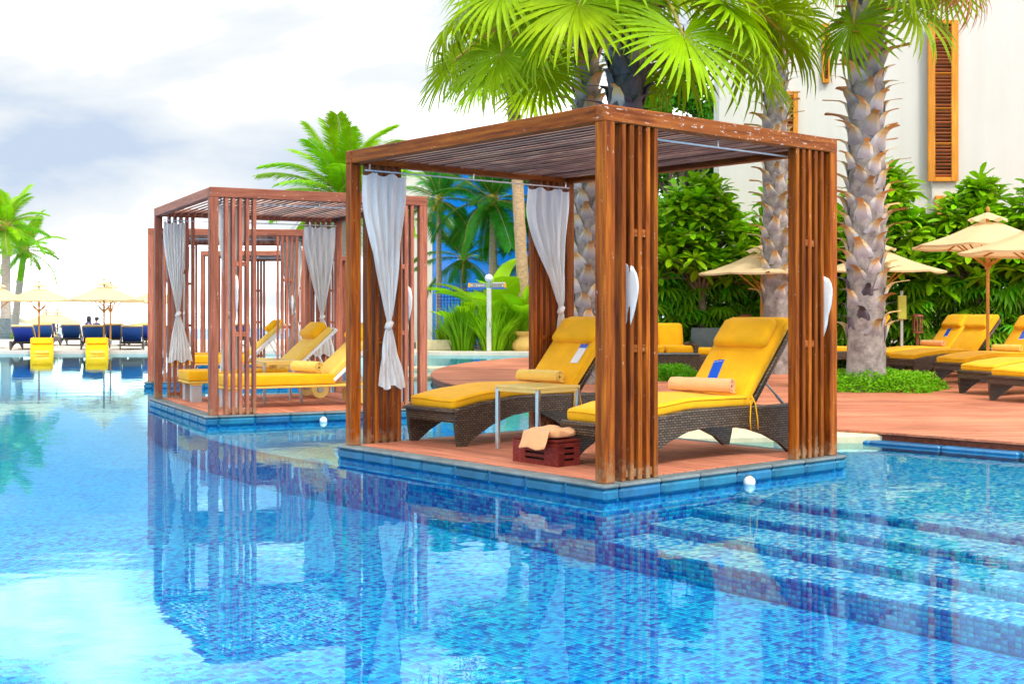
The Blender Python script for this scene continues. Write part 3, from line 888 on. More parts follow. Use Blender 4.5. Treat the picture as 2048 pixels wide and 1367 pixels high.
# ---- curtains: gathered, tied in the middle, flaring below the knot
def curtain(pav, x0, x1, y, pinch, zp, zend, label, seed, flare=.26, back=0.0, name_pav="", lean=0.0, bulge=None):
    l, a = PAV[pav][0], radians(PAV[pav][1])
    R = random.Random(seed)
    r = thing("curtain", l, a, label, "curtain", "tied white pavilion curtains")
    ztop = PH - .115 - .085
    nu, nv = 40, 34
    ph = R.uniform(0, 6); nf = R.choice([5, 6, 7])
    xc0, w0 = (x0 + x1) / 2, abs(x1 - x0)
    def sheet(zt, zb, wfun, cfun, name, amp, hem=False):
        vs = []; fs = []
        for j in range(nv + 1):
            t = j / nv; z = lerp(zt, zb, t)
            w = wfun(t); c = cfun(t)
            for i in range(nu + 1):
                s = i / nu
                fold = sin(s * 2 * pi * nf + ph + 1.6 * sin(t * 4 + ph) + 2.2 * t * (s - .5)) * .55 + .3 * sin(s * 2 * pi * (nf * 1.7) + ph * 2 + t * 5) + .35 * sin(s * 5 + t * 7 + ph)
                d = amp(t) * fold
                zz = z
                if not hem: zz -= .03 * sin(s * pi * 5 + ph) * (1 - t) ** 3 * .5
                else: zz += .02 * sin(s * 2 * pi * 2 + ph) * t
                vs.append((c + (s - .5) * w + .1 * d, y + d + back * t, zz))
        for j in range(nv):
            for i in range(nu):
                q = j * (nu + 1) + i
                fs.append((q, q + 1, q + nu + 2, q + nu + 1))
        o = MB().add(vs, fs).build(name, M['curtain'], r, True)
        return o
    def e(t):
        u = max(0.0, (t - .16) / .84)
        return .75 * u ** 1.25 + .25 * u * u * (3 - 2 * u)
    sheet(ztop, zp + .02, lambda t: lerp(w0, .055, e(t) if t < .97 else 1), lambda t: lerp(xc0, pinch, e(t)) + lean * sin(pi * t), "drape", lambda t: lerp(.024, .018, t) + .020 * sin(pi * t))
    sheet(zp - .02, zend, lambda t: lerp(.05, flare, t ** .8), lambda t: pinch + .03 * t, "tail", lambda t: lerp(.012, .045, t), True)
    MB().tube([(pinch - .03, y + back, zp - .035), (pinch, y + back, zp), (pinch + .03, y + back, zp + .03)], [.022, .036, .022], 10).build("knot", M['curtain'], r, True)
    for k in range(5):
        x = lerp(min(x0, x1) + .02, max(x0, x1) - .02, k / 4)
        MB().tube([(x + .018 * cos(q), y, ztop + .028 + .018 * sin(q)) for q in [2 * pi * i / 10 for i in range(11)]], .0035, 5).build("ring", M['ring'], r, True)
    if bulge:
        bx, bz0, bz1, bw = bulge                        # a fold pulled out between two screen slats
        yo = -.055 if y < 1 else PL + .055
        vs, fs = [], []
        for j in range(15):
            t = j / 14; z = lerp(bz1, bz0, t); w = bw * 1.45 * (t + .004) ** .3 * (1.001 - t) ** .75 * (1 + .16 * sin(t * 13 + seed) + .08 * sin(t * 29))
            for i in range(9):
                s = i / 8
                vs.append((bx + (s - .35) * w, lerp(y, yo, sin(pi * (s * .8 + .1)) * sin(pi * (t ** .6 * .92 + .04)) ** .6) + .016 * sin(s * 13 + t * 6 + seed) * sin(pi * s), z + .01 * sin(s * 9)))
        for j in range(14):
            for i in range(8):
                q = j * 9 + i; fs.append((q, q + 1, q + 10, q + 9))
        MB().add(vs, fs).build("fold", M['curtain'], r, True)
    return r
yb, yf = PL - .14, .14
curtain(0, .10, .56, yb, .37, 1.06, .50, "cream curtain tied in a knot at the left corner of the nearest pavilion", 1, flare=.30)
curtain(0, 2.00, 2.56, yb, 2.46, 1.20, .62, "curtain tied back at the rear corner of the nearest pavilion, above the loungers", 2, flare=.22)
curtain(0, .12, .30, yf, .24, .98, .45, "curtain behind the near corner slats of the nearest pavilion", 3, bulge=(.258, .94, 1.54, .022), flare=.06)
curtain(0, PW - .34, PW - .12, yf, PW - .22, 1.0, .5, "curtain poking through the right corner slats of the nearest pavilion", 4, bulge=(PW - .158, .90, 1.50, .042), flare=.08)
curtain(1, .10, .40, yb, .30, 1.15, .50, "curtain tied at the outer left corner of the second pavilion", 5, flare=.34)
curtain(1, .12, .44, yf, .26, 1.15, .5, "curtain behind the near post of the second pavilion", 6, flare=.3, bulge=(.30, 1.02, 1.62, .07))
curtain(1, 2.08, 2.56, yb, 2.36, 1.1, .55, "curtain at the back of the second pavilion beside the nearest pavilion's post", 7, flare=.34)
curtain(1, 2.1, 2.56, yf, 2.42, 1.1, .5, "curtain at the right front corner of the second pavilion", 8, bulge=(2.44, .98, 1.5, .07))
curtain(2, .12, .34, yf, .22, 1.15, .5, "curtain at the left front corner of the third pavilion", 9)
curtain(2, 2.2, 2.56, yf, 2.42, 1.15, .5, "curtain at the right front corner of the third pavilion", 10, bulge=(2.4, 1.0, 1.5, .08))
curtain(2, .12, .4, yb, .3, 1.15, .5, "curtain at the left rear corner of the third pavilion", 11)
curtain(2, 2.2, 2.56, yb, 2.42, 1.15, .5, "curtain at the right rear corner of the third pavilion", 12)

# ================================================================== loungers
TOPZ = [(0, .31), (.35, .365), (.75, .40), (1.2, .395), (1.6, .385), (2.05, .39)]
def lounger_side(y, th=.035):
    top = [(x, interp(x, TOPZ)) for x in (0, .15, .35, .55, .75, 1.0, 1.25, 1.5, 1.75, 2.05)]
    low = [(2.07, .30), (2.02, .10), (1.985, 0), (1.93, 0), (1.80, .09), (1.60, .17), (1.40, .225), (1.15, .265), (.90, .275), (.65, .25), (.42, .18), (.24, .09), (.11, 0), (.04, 0), (.015, .15)]
    poly = top + low
    n = len(poly)
    vs = [(x, y - th / 2, z) for x, z in poly] + [(x, y + th / 2, z) for x, z in poly]
    # fill between top and bottom outline with quads so that the concave panel is clean
    fs = []
    xs = sorted(set([p[0] for p in poly]))
    return poly
from mathutils.geometry import tessellate_polygon
def extrude_xz(poly, y0, y1, mb, mi=0):
    n = len(poly)
    vs = [(x, y0, z) for x, z in poly] + [(x, y1, z) for x, z in poly]
    tris = tessellate_polygon([[Vector((x, z, 0)) for x, z in poly]])
    area = sum(poly[i][0] * poly[(i + 1) % n][1] - poly[(i + 1) % n][0] * poly[i][1] for i in range(n))
    fs = []
    for a, b, c in tris:
        A, B, C_ = (Vector((*poly[k], 0)) for k in (a, b, c))
        s = (B - A).cross(C_ - A).z
        t = (a, b, c) if s > 0 else (a, c, b)
        fs.append(t); fs.append(tuple(k + n for k in t[::-1]))
    for i in range(n):
        j = (i + 1) % n
        q = (i, j, n + j, n + i)
        fs.append(q[::-1] if area > 0 else q)
    mb.add(vs, fs, mi)

def build_lounger(name, label, cat, group, wick, cush, navy=False, tags=True):
    r = thing(name, (0, 0, 0), 0, label, cat, group)
    Wd = .70; hw = Wd / 2
    for s in (-1, 1):
        mb = MB(); extrude_xz(lounger_side(0), s * hw - .02, s * hw + .02, mb)
        o = mb.build("side_panel", wick, r)
        rim = [(x, s * hw, interp(x, TOPZ) + .004) for x in [2.06 * k / 14 for k in range(15)]]
        MB().tube(rim, .024, 8).build("rim", wick, o, True)
    # woven foot panel and lying surface
    MB().box((.012, 0, .265), (.03, Wd - .04, .10), b=.008).build("foot_panel", wick, r)
    rim = [(0.0, y, .314) for y in (-hw, 0, hw)]
    MB().tube(rim, .024, 8).build("foot_rim", wick, r, True)
    vs = []; fs = []
    for k in range(13):
        x = .02 + 1.98 * k / 12; z = interp(x, TOPZ) - .012
        vs += [(x, -hw + .02, z), (x, hw - .02, z)]
        if k: fs.append((2 * k - 2, 2 * k, 2 * k + 1, 2 * k - 1))
    MB().add(vs, fs).build("lying_surface", wick, r)
    # seat cushion follows the curve
    L = 1.50; th = .10
    def bend(q):
        x = q.x + L / 2 + .015
        rise = interp(x, TOPZ) + .012
        return (x, q.y, q.z + th / 2 + rise + .006 * sin(q.y * 9) * (1 if q.z > 0 else 0))
    vs, fs = soft_box((L, .66, th), .035, 14, bend)
    sc_ = MB().add(vs, fs).build("seat_cushion", cush, r, True)
    def seam(sx, sy, zoff, fn, par):
        loop = []
        for (cx_, cy_, a0) in ((sx - .05, sy - .05, 0), (-sx + .05, sy - .05, pi / 2), (-sx + .05, -sy + .05, pi), (sx - .05, -sy + .05, 3 * pi / 2)):
            for k_ in range(5):
                a_ = a0 + pi / 2 * k_ / 4; loop.append((cx_ + .052 * cos(a_), cy_ + .052 * sin(a_)))
        fine_ = []
        for (xa_, ya_), (xb2, yb2) in zip(loop, loop[1:] + loop[:1]):
            m_ = max(1, int(math.hypot(xb2 - xa_, yb2 - ya_) / .12))
            fine_ += [(lerp(xa_, xb2, k_ / m_), lerp(ya_, yb2, k_ / m_)) for k_ in range(m_)]
        fine_.append(fine_[0])
        MB().tube([fn(Vector((x_, y_, zoff))) for x_, y_ in fine_], .0055, 5, cap=False).build("piping", cush, par, True)
    seam(L / 2, .33, th / 2 - .022, bend, sc_)
    # backrest, reclined
    H = Vector((1.47, 0, .395)); ang = radians(49)
    B = Matrix.Translation(H) @ Matrix.Rotation(-ang, 4, 'Y')
    BL = .84
    mb = MB()
    bf = MB()
    for s in (-1, 1):
        bf.tube([(0, s * (hw - .045), -.01), (BL + .0, s * (hw - .045), -.01)], .026, 8)
    bf.tube([(BL, -(hw - .045), -.01), (BL, hw - .045, -.01)], .026, 8)
    o = bf.build("backrest_frame", wick, r, True, M=B)
    MB().box((BL / 2, 0, -.014), (BL - .03, Wd - .13, .012)).build("back_panel", M['navy'] if navy else wick, o)
    vs, fs = soft_box((BL + .04, .65, .10), .045, 10, lambda q: (q.x + BL / 2 + .03, q.y, q.z + .068 + .008 * cos(q.y * 4)))
    bc_ = MB().add(vs, fs).build("back_cushion", cush, r, True, M=B)
    seam((BL + .04) / 2, .325, .024, lambda q: (q.x + BL / 2 + .03, q.y, q.z + .068), bc_)
    vs, fs = soft_box((.29, .56, .10), .05, 8, lambda q: (q.x + BL - .17, q.y * (1 + .12 * (-q.x)), q.z + .145))
    MB().add(vs, fs).build("pillow", cush, r, True, M=B)
    # strut from the frame to the base
    for s in (-1, 1):
        p0 = B @ Vector((.30, s * (hw - .06), -.03)); p1 = Vector((p0.x + .30, s * (hw - .06), .37))
        MB().tube([p0, p0.lerp(p1, .6)], .009, 8).tube([p0.lerp(p1, .55), p1], .014, 8).build("strut", M['grey_metal'] if not navy else M['white_metal'], r, True)
    MB().tube([(1.92, -hw + .03, .35), (1.92, hw - .03, .35)], .018, 8).build("cross_bar", wick, r, True)
    if tags:
        # ribbons hanging over the side
        for dx in (0, .06):
            MB().tube([(1.38 + dx, -hw - .006, .50), (1.40 + dx, -hw - .030, .43), (1.395 + dx * 1.6, -hw - .028, .30), (1.41 + dx * 1.5, -hw - .025, .22)], .006, 6).build("tie", cush, r, True)
    return r

LG_R, LG_L = "yellow wicker sun loungers", "navy backed loungers on the far terrace"
wl = build_lounger("sun_lounger", "yellow wicker lounger behind the side table in the nearest pavilion", "sun lounger", LG_R, M['wicker'], M['cushion'])
nl = build_lounger("sun_lounger", "navy backed lounger", "sun lounger", LG_L, M['wicker_g'], M['cream'], navy=True, tags=False)

p = loc1(.58, 2.80, .11)
wl.location = p; wl.rotation_euler = (0, 0, TH1)
p = loc1(.60, .735, .11)
L2 = copy_tree(wl, p, TH1, "yellow wicker lounger with blue card and towel at the right of the nearest pavilion", LG_R)
right = [((5.35, 23.6), 18, "yellow wicker lounger partly hidden behind the left palm trunk"),
         ((7.0, 22.2), 22, "yellow wicker lounger whose back shows right behind the big palm trunk"),
         ((7.25, 20.4), 24, "yellow wicker lounger with rolled towel in front of the parasol pole"),
         ((7.05, 22.6 + 1.1), 20, "yellow wicker lounger left of the orange parasol pole"),
         ((6.62, 17.55), 24, "yellow wicker lounger whose foot end reaches the right picture edge, upper one"),
         ((6.50, 16.1), 24, "lowest yellow wicker lounger foot at the right picture edge")]
RL = []
for (x, y), a, lab in right:
    RL.append(copy_tree(wl, (x, y, .112), radians(a), lab, LG_R, skip=("tie",)))

# cards hanging on the backrests
def card(root_loc, rz, y, label, face_blue=True, tilt=0.0, xoff=.36):
    H = Vector((1.47, 0, .395)); B = Matrix.Translation(H) @ Matrix.Rotation(-radians(49), 4, 'Y')
    Wm = Matrix.Translation(root_loc) @ Matrix.Rotation(rz, 4, 'Z') @ B @ Matrix.Translation((xoff, y, .128)) @ Matrix.Rotation(tilt, 4, 'Z')
    r = bpy.data.objects.new("towel_card", None); COL.objects.link(r); r.matrix_world = Wm
    tag(r, label, "card", "cards hanging on the loungers")
    MB().box((-.0, 0, 0), (.21, .105, .003), b=.001).build("card", M['tag_blue'] if face_blue else M['tag_white'], r)
    MB().box((-.112, 0, 0), (.012, .105, .003)).build("card_edge", M['tag_white'], r)
    if face_blue:
        MB().box((.085, .040, .003), (.008, .008, .002)).build("mark", M['letter'], r)
        MB().box((.086, -.005, .003), (.004, .062, .002)).build("print_line", M['letter'], r)
    else:
        MB().box((.09, 0, .003), (.05, .105, .002)).build("header", M['tag_blue'], r)
    for dy in (-.03, .03):
        MB().tube([(.095, 0, .006), (.15, dy * .6, .010), (.20, dy, .012)], .0025, 5).build("cord", M['cushion'], r, True)
card(loc1(.58, 2.80, .11), TH1, -.20, "pale card with blue header on the lounger behind the side table", False, .0, xoff=.40)
card(loc1(.60, .735, .11), TH1, .12, "blue card hanging on the backrest of the nearest pavilion's right lounger", True, .15, xoff=.28)
card((7.25, 20.4, .112), radians(24), .0, "blue card on the lounger in front of the parasol pole", True, .1, xoff=.42)
card((7.05, 23.7, .112), radians(20), .0, "blue card on the lounger left of the parasol pole", True, .1, xoff=.40)
card((5.35, 23.6, .112), radians(18), .1, "blue card on the lounger behind the left palm trunk", True, .1, xoff=.38)

# rolled towels
def towel_roll(loc, rz, label, mat, L=.52, R=.068, rx=0.0):
    r = thing("towel_roll", loc, rz, label, "towel", "rolled towels on the loungers")
    turns = 3.6; n = 76; th = .0085
    outer = []; inner = []
    for i in range(n + 1):
        t = i / n; a = t * turns * 2 * pi; q = lerp(.012, R - th, t)
        w = .0015 * sin(a * 2.3)
        outer.append(((q + th + w) * cos(a), (q + th + w) * sin(a))); inner.append(((q + w) * cos(a), (q + w) * sin(a)))
    mb = MB()
    segs = 10
    vs = []; fs = []
    m = n + 1
    for k in range(segs + 1):
        x = lerp(-L / 2, L / 2, k / segs); sc = 1 - .05 * (abs(k / segs - .5) * 2) ** 4 + .012 * sin(k * 1.7)
        off = .004 * sin(k * 2.1)
        for (y, z) in outer: vs.append((x, y * sc, z * sc * .93 + R * .93 + off * .5))
        for (y, z) in inner: vs.append((x, y * sc, z * sc * .93 + R * .93 + off * .5))
    for k in range(segs):
        for i in range(n):
            a = k * 2 * m + i; b = a + 2 * m
            fs.append((a, b, b + 1, a + 1)); fs.append((a + m, a + m + 1, b + m + 1, b + m))
        a = k * 2 * m + n; fs.append((a, a + 2 * m, a + 3 * m, a + m))
    for base, fl in ((0, False), (segs * 2 * m, True)):
        for i in range(n):
            q = (base + i, base + i + 1, base + m + i + 1, base + m + i)
            fs.append(q[::-1] if fl else q)
    mb.add(vs, fs)
    mb.build("roll", mat, r, True, auto=50)
    # loose fringe corner by the roll's end
    vs, fs = soft_box((.05, .05, .012), .005, 3, lambda q: (q.x + L / 2 - .03, q.y + R * .8, q.z + .012))
    MB().add(vs, fs).build("loose_corner", mat, r, True)
    return r
def on_lounger(root, x, y, dz=.0):
    M_ = Matrix.Translation(root.location) @ Matrix.Rotation(root.rotation_euler.z, 4, 'Z')
    return M_ @ Vector((x, y, interp(x, TOPZ) + .112 + dz))
towel_roll(on_lounger(wl, 1.30, .0), wl.rotation_euler.z - pi / 2 + .15, "rolled cream towel on the lounger behind the side table", M['towel_y'], L=.50)
towel_roll(on_lounger(L2, 1.26, .02), L2.rotation_euler.z - pi / 2 + .22, "rolled peach towel on the nearest pavilion's right lounger", M['towel'], L=.56, R=.072)
towel_roll(on_lounger(RL[2], 1.28, 0), radians(24) - pi / 2 + .2, "rolled towel on the lounger in front of the parasol pole", M['towel_y'])
towel_roll(on_lounger(RL[3], 1.28, 0), radians(20) - pi / 2 + .2, "rolled peach towel on the lounger left of the parasol pole", M['towel'])

# side table
def side_table(loc, rz, label, s=.52, h=.55):
    r = thing("side_table", loc, rz, label, "side table", "square side tables with metal legs")
    hs = s / 2
    MB().box((0, 0, h - .012), (s, s, .024), b=.004).build("tabletop", M['tabletop'], r)
    for a in (-1, 1):
        MB().box((0, a * (hs - .018), h - .038), (s - .07, .03, .028), b=.003).build("apron", M['tabletop'], r)
        MB().box((a * (hs - .018), 0, h - .038), (.03, s - .07, .028), b=.003).build("apron", M['tabletop'], r)
        for b in (-1, 1):
            MB().box((a * (hs - .018), b * (hs - .018), (h - .024) / 2), (.034, .034, h - .024), b=.004).build("leg", M['metal'], r)
    return r
side_table(loc1(1.08, 1.92, .11), TH1 + radians(4), "square yellow topped side table between the nearest pavilion's loungers")

# slotted step box with a folded cloth on it
bx = thing("step_box", loc1(.34, .86, .11), TH1, "low dark red wooden box with slots by the front post", "box")
BW, BD, BH = .25, .52, .205
MB().box((BW / 2, BD / 2, BH - .01), (BW, BD, .02), b=.004).build("lid", M['redbox'], bx)
for nm, rows in (("left", 0),):
    pass
def slotted(face):
    zs = [(.0, .045), (.062, .088), (.105, .131), (.148, .18)]
    for z0, z1 in zs:
        if face == 'x': MB().box((.011, BD / 2, (z0 + z1) / 2), (.018, BD - .02, z1 - z0), b=.002).build("slat", M['redbox'], bx)
        elif face == 'X': MB().box((BW - .011, BD / 2, (z0 + z1) / 2), (.018, BD - .02, z1 - z0), b=.002).build("slat", M['redbox'], bx)
        elif face == 'y': MB().box((BW / 2, .011, (z0 + z1) / 2), (BW - .042, .018, z1 - z0), b=.002).build("slat", M['redbox'], bx)
        else: MB().box((BW / 2, BD - .011, (z0 + z1) / 2), (BW - .042, .018, z1 - z0), b=.002).build("slat", M['redbox'], bx)
for f in 'xXyY': slotted(f)
for (x, y, sx, sy) in ((.011, .075, .021, .15), (.011, BD - .075, .021, .15), (.05, .011, .06, .021), (BW - .04, .011, .06, .021)):
    MB().box((x, y, .09), (sx, sy, .178), b=.002).build("stile", M['redbox'], bx)
MB().box((BW / 2, BD / 2, .09), (BW - .09, BD - .09, .16)).build("inside", M['dark'], bx)
fc = thing("folded_cloth", loc1(.35, .88, .316), TH1, "crumpled peach cloth lying on the dark red box", "cloth")
def wrinkle(q):
    return q.x + .17 + .02 * sin(q.y * 14), q.y + .24 + .03 * sin(q.x * 9), q.z + .035 + (.012 * sin(q.x * 21 + q.y * 9) + .010 * sin(q.y * 27 - q.x * 6)) * (1 if q.z > 0 else .15) + .03 * max(0, q.x)
vs, fs = soft_box((.30, .42, .05), .022, 16, wrinkle)
MB().add(vs, fs).build("cloth_body", M['towel'], fc, True)
vs, fs = soft_box((.17, .30, .022), .01, 12, lambda q: (q.x * .7 - .035, q.y + .20 + .02 * sin(q.x * 20), q.z + .05 - 1.1 * max(0, .02 - q.x) + .008 * sin(q.y * 30)))
MB().add(vs, fs).build("cloth_flap", M['towel'], fc, True)

# round pool lights at the waterline
def pool_light(p, label):
    r = thing("pool_light", p, 0, label, "pool light", "round white pool lights")
    prof = [(.045 * sin(a), .045 * -cos(a)) for a in [pi * k / 14 for k in range(15)]]
    MB().lathe(prof, 20).build("globe", M['pool_light'], r, True)
    MB().lathe([(.0, .03), (.014, .034), (.014, .047), (.0, .049)], 14).build("cap", M['sign_yel'], r, True)
pool_light(loc1(1.39, -.125, .015), "round white light at the waterline of the nearest platform")
R2 = Matrix.Translation(PAV[1][0]) @ Matrix.Rotation(radians(PAV[1][1]), 4, 'Z')
pool_light(R2 @ Vector((1.30, -.125, -.095)), "round white light at the waterline of the second platform")

# ---- flat loungers of the further pavilions
def build_day_lounger(label):
    r = thing("flat_lounger", (0, 0, 0), 0, label, "sun lounger", "flat yellow loungers in the further pavilions")
    vs, fs = soft_box((1.36, .64, .13), .02, 8, lambda q: (q.x + .68, q.y, q.z + .345))
    MB().add(vs, fs).build("mattress", M['cushion'], r, True, auto=50)
    MB().box((1.0, 0, .262), (2.0, .62, .03), b=.006).build("frame", M['cushion_p'], r)
    for x in (.12, 1.78):
        for s in (-1, 1):
            if x < 1:
                MB().box((x, s * .22, .125), (.13, .13, .25), b=.005).build("leg", M['grey_metal'], r)
                MB().box((x, s * .22, .235), (.15, .15, .03), b=.005).build("leg_collar", M['cushion_p'], r)
            else:
                w = MB().lathe([(.045, -.02), (.12, -.02), (.125, 0), (.12, .02), (.045, .02), (.045, -.02)], 24)
                ww = w.build("wheel", M['tabletop'], r, True, auto=40, M=Matrix.Translation((x, s * .31, .125)) @ Matrix.Rotation(pi / 2, 4, 'X'))
                MB().tube([(0, 0, -.03), (0, 0, .03)], .04, 12).build("hub", M['grey_metal'], ww, True, auto=40)
    B = Matrix.Translation((1.34, 0, .34)) @ Matrix.Rotation(-radians(42), 4, 'Y')
    vs, fs = soft_box((.86, .62, .09), .03, 8, lambda q: (q.x + .43, q.y, q.z + .05))
    MB().add(vs, fs).build("back_cushion", M['cushion_p'], r, True, M=B)
    bf = MB()
    for s in (-1, 1): bf.box((.45, s * .31, -.01), (.92, .03, .04), b=.004)
    bf.box((.90, 0, -.01), (.03, .6, .04), b=.004).box((.45, 0, -.01), (.03, .6, .03), b=.004)
    bf.build("backrest_frame", M['white_metal'], r, M=B)
    vs, fs = soft_box((.27, .54, .13), .055, 8, lambda q: (q.x + .72, q.y, q.z + .14))
    MB().add(vs, fs).build("pillow", M['cushion'], r, True, M=B)
    for s in (-1, 1):
        p0 = B @ Vector((.5, s * .28, -.02))
        MB().tube([p0, (p0.x + .22, s * .28, .28)], .012, 8).build("strut", M['white_metal'], r, True)
    return r
def at_pav(k, x, y, z=0):
    return Matrix.Translation(PAV[k][0]) @ Matrix.Rotation(radians(PAV[k][1]), 4, 'Z') @ Vector((x, y, z))
dl = build_day_lounger("flat yellow lounger nearer the front of the second pavilion")
dl.location = at_pav(1, .36, .98); dl.rotation_euler = (0, 0, radians(27))
d2 = copy_tree(dl, at_pav(1, .22, 2.45), radians(27), "flat yellow lounger with raised pillow further back in the second pavilion")
d3 = copy_tree(dl, at_pav(2, .25, .95), radians(12), "flat yellow lounger at the front of the third pavilion")
d4 = copy_tree(dl, at_pav(2, .3, 2.3), radians(12), "flat yellow lounger at the back of the third pavilion")
side_table(at_pav(1, 1.28, 1.70), radians(27), "pale topped side table between the second pavilion's loungers")
towel_roll(at_pav(1, 1.45, .98, .41), radians(27 - 70), "rolled yellow towel on the front lounger of the second pavilion", M['towel_y'], L=.5, R=.085)
towel_roll(at_pav(1, 1.32, 2.40, .41), radians(27 - 80), "rolled yellow towel on the rear lounger of the second pavilion", M['towel_y'], L=.5, R=.08)

# ---- left terrace: navy loungers seen from behind, two yellow ones in the water
def px(x, Y): return (x - 1024) / 2461 * Y
# foot ends point away from the pool, so their backs face the camera
navy = [((-15.35, 38.6), 101, "navy lounger cut by the left picture edge"), ((-16.6, 43.5), 103, "navy lounger second from the left, standing in the back row"),
        ((-15.7, 43.8), 103, "navy lounger in the back row behind the first parasol pole"), ((-13.35, 39.2), 103, "wide navy lounger between the two yellow ones in the pool"),
        ((-14.1, 43.6), 103, "navy lounger just left of the tall parasol pole"), ((-11.95, 38.7), 108, "front navy lounger right of the two parasol poles"),
        ((-13.0, 43.0), 108, "navy lounger half hidden behind the front one by the poles"), ((-13.9, 47.0), 106, "small navy lounger far back near the third pavilion's post"),
        ((-12.9, 44.6), 106, "navy lounger hidden partly by the third pavilion's left post"), ((-18.9, 50.0), 105, "small far navy lounger behind the left yellow one"),
        ((-9.6, 43.5), 104, "navy lounger seen through the third pavilion"), ((-7.2, 44.5), 104, "navy lounger seen through the opening of the third pavilion")]
for i, ((x, y), a, lab) in enumerate(navy):
    # the foot points away from the pool: turn the model so that its head end comes first
    ang = radians(a)
    hx, hy = x, y
    loc = (hx + 1.9 * cos(ang), hy + 1.9 * sin(ang), .10)
    if i == 0:
        nl.location = loc; nl.rotation_euler = (0, 0, ang + pi); nl.scale = (1, 1, .70); nl["label"] = lab
    else:
        copy_tree(nl, loc, ang + pi, lab, LG_L)
for (x, y), a, lab in [((-13.75, 36.0), 111, "left of the two yellow loungers standing in the pool"), ((-12.1, 36.0), 110, "right of the two yellow loungers standing in the pool")]:
    o = copy_tree(wl, (x, y, -.40), radians(a), lab, "yellow loungers standing in the pool", skip=("tie",)); o.scale = (1, 1, .8)
    towel_roll((Matrix.Translation(o.location) @ Matrix.Rotation(radians(a), 4, 'Z')) @ Vector((1.28, 0, .8 * (interp(1.28, TOPZ) + .112))), radians(a) + pi / 2, "rolled towel on the " + ("left" if x < -13 else "right") + " yellow lounger in the pool", M['towel_y'], L=.42)

# ================================================================== parasols
def build_parasol(label, rad=1.28, apex=2.85, edge=2.32, nside=8):
    r = thing("parasol", (0, 0, 0), 0, label, "parasol", "cream canvas parasols")
    r['h'] = apex
    member("pole", (0, 0, 0), (0, 0, apex - .02), .055, .055, M['pole'], r, b=.02)
    cn = MB(); rings = 9; seg = 6
    vs = []; fs = []
    n = nside * seg
    for i in range(rings + 1):
        t = .16 + .84 * i / rings
        for k in range(n):
            a = 2 * pi * k / n
            f = (k % seg) / seg
            flat = cos(pi / nside) / cos((f - .5) * 2 * pi / nside)
            sag = 1 - .05 * sin(pi * f) * t
            R_ = rad * t * lerp(1, flat, .9)
            z = lerp(apex - .04, edge, t ** .94) - .06 * sin(pi * t) * .6 - .035 * sin(pi * f) * t * t * .6
            vs.append((R_ * cos(a), R_ * sin(a), z))
    for i in range(rings):
        for k in range(n):
            fs.append((i * n + k, (i + 1) * n + k, (i + 1) * n + (k + 1) % n, i * n + (k + 1) % n))
    o = len(vs)                                        # short hem
    for k in range(n):
        x, y, z = vs[rings * n + k]; vs.append((x * .995, y * .995, z - .035))
    for k in range(n):
        fs.append((rings * n + k, o + k, o + (k + 1) % n, rings * n + (k + 1) % n))
    cn.add(vs, fs); c = cn.build("canopy", M['canvas'], r, True, auto=60)
    vs = []; fs = []                                   # vent cap with a wavy hem
    for i in range(5):
        t = i / 4
        for k in range(n):
            a = 2 * pi * k / n
            R_ = rad * lerp(.02, .25, t); z = lerp(apex + .035, apex - .10, t) + .022 * t * sin(a * nside + 1) + .012 * t * sin(a * 3)
            vs.append((R_ * cos(a), R_ * sin(a), z))
    for i in range(4):
        for k in range(n): fs.append((i * n + k, (i + 1) * n + k, (i + 1) * n + (k + 1) % n, i * n + (k + 1) % n))
    MB().add(vs, fs).build("vent_cap", M['canvas'], r, True)
    MB().lathe([(.0, apex + .15), (.022, apex + .13), (.036, apex + .09), (.03, apex + .06), (.02, apex + .04), (0, apex + .03)], 12).build("finial", M['pole'], r, True)
    for k in range(nside):
        a = 2 * pi * k / nside
        member("rib", (.05 * cos(a), .05 * sin(a), apex - .16), (rad * .97 * cos(a), rad * .97 * sin(a), edge - .02), .022, .03, M['pole'], r, b=.004)
        member("strut", (.04 * cos(a), .04 * sin(a), edge - .35), (rad * .5 * cos(a), rad * .5 * sin(a), lerp(apex, edge, .5) - .14), .018, .024, M['pole'], r, b=.003)
    MB().tube([(0, 0, edge - .40), (0, 0, edge - .30)], .05, 12).build("runner", M['pole'], r, True, auto=40)
    MB().lathe([(0, .0), (.26, .0), (.26, .05), (.05, .09), (.05, .25), (.0, .25)], 18).build("base", M['grey_metal'], r, True, auto=40)
    return r
pr = build_parasol("cream parasol on an orange pole at the right, above two yellow loungers")
pr.location = (8.12, 21.0, .10); pr.rotation_euler = (0, 0, .2)
for (x, y, z), a, lab in [((8.1, 18.6, -.12), .45, "cream parasol cut by the right picture edge, lowest of the right ones"),
                         ((4.95, 24.4, -.27), .1, "cream parasol seen between the nearest pavilion's slat screens"),
                         ((7.35, 24.6, -.22), .5, "cream parasol mostly hidden by the big palm trunk"),
                         ]:
    o = copy_tree(pr, (x, y, z), a, lab)
pl = build_parasol("cream parasol over the navy loungers by the first pool lounger", rad=1.2, apex=2.12, edge=1.58)
pl["group"] = "cream parasols on the far left terrace"
pl.location = (px(78, 41), 41, .10); pl.rotation_euler = (0, 0, .25)
for X, Y, a, lab in [(208, 38.4, .3, "cream parasol on the front one of the two close tall poles"), (221, 42.5, .0, "cream parasol on the rear one of the two close poles"),
                     (-8, 40.0, .1, "cream parasol cut by the left picture edge"), (310, 47, .2, "cream parasol peeping out left of the second pavilion")]:
    copy_tree(pl, (px(X, Y), Y, .10 if X != 520 else -.3), a, lab)
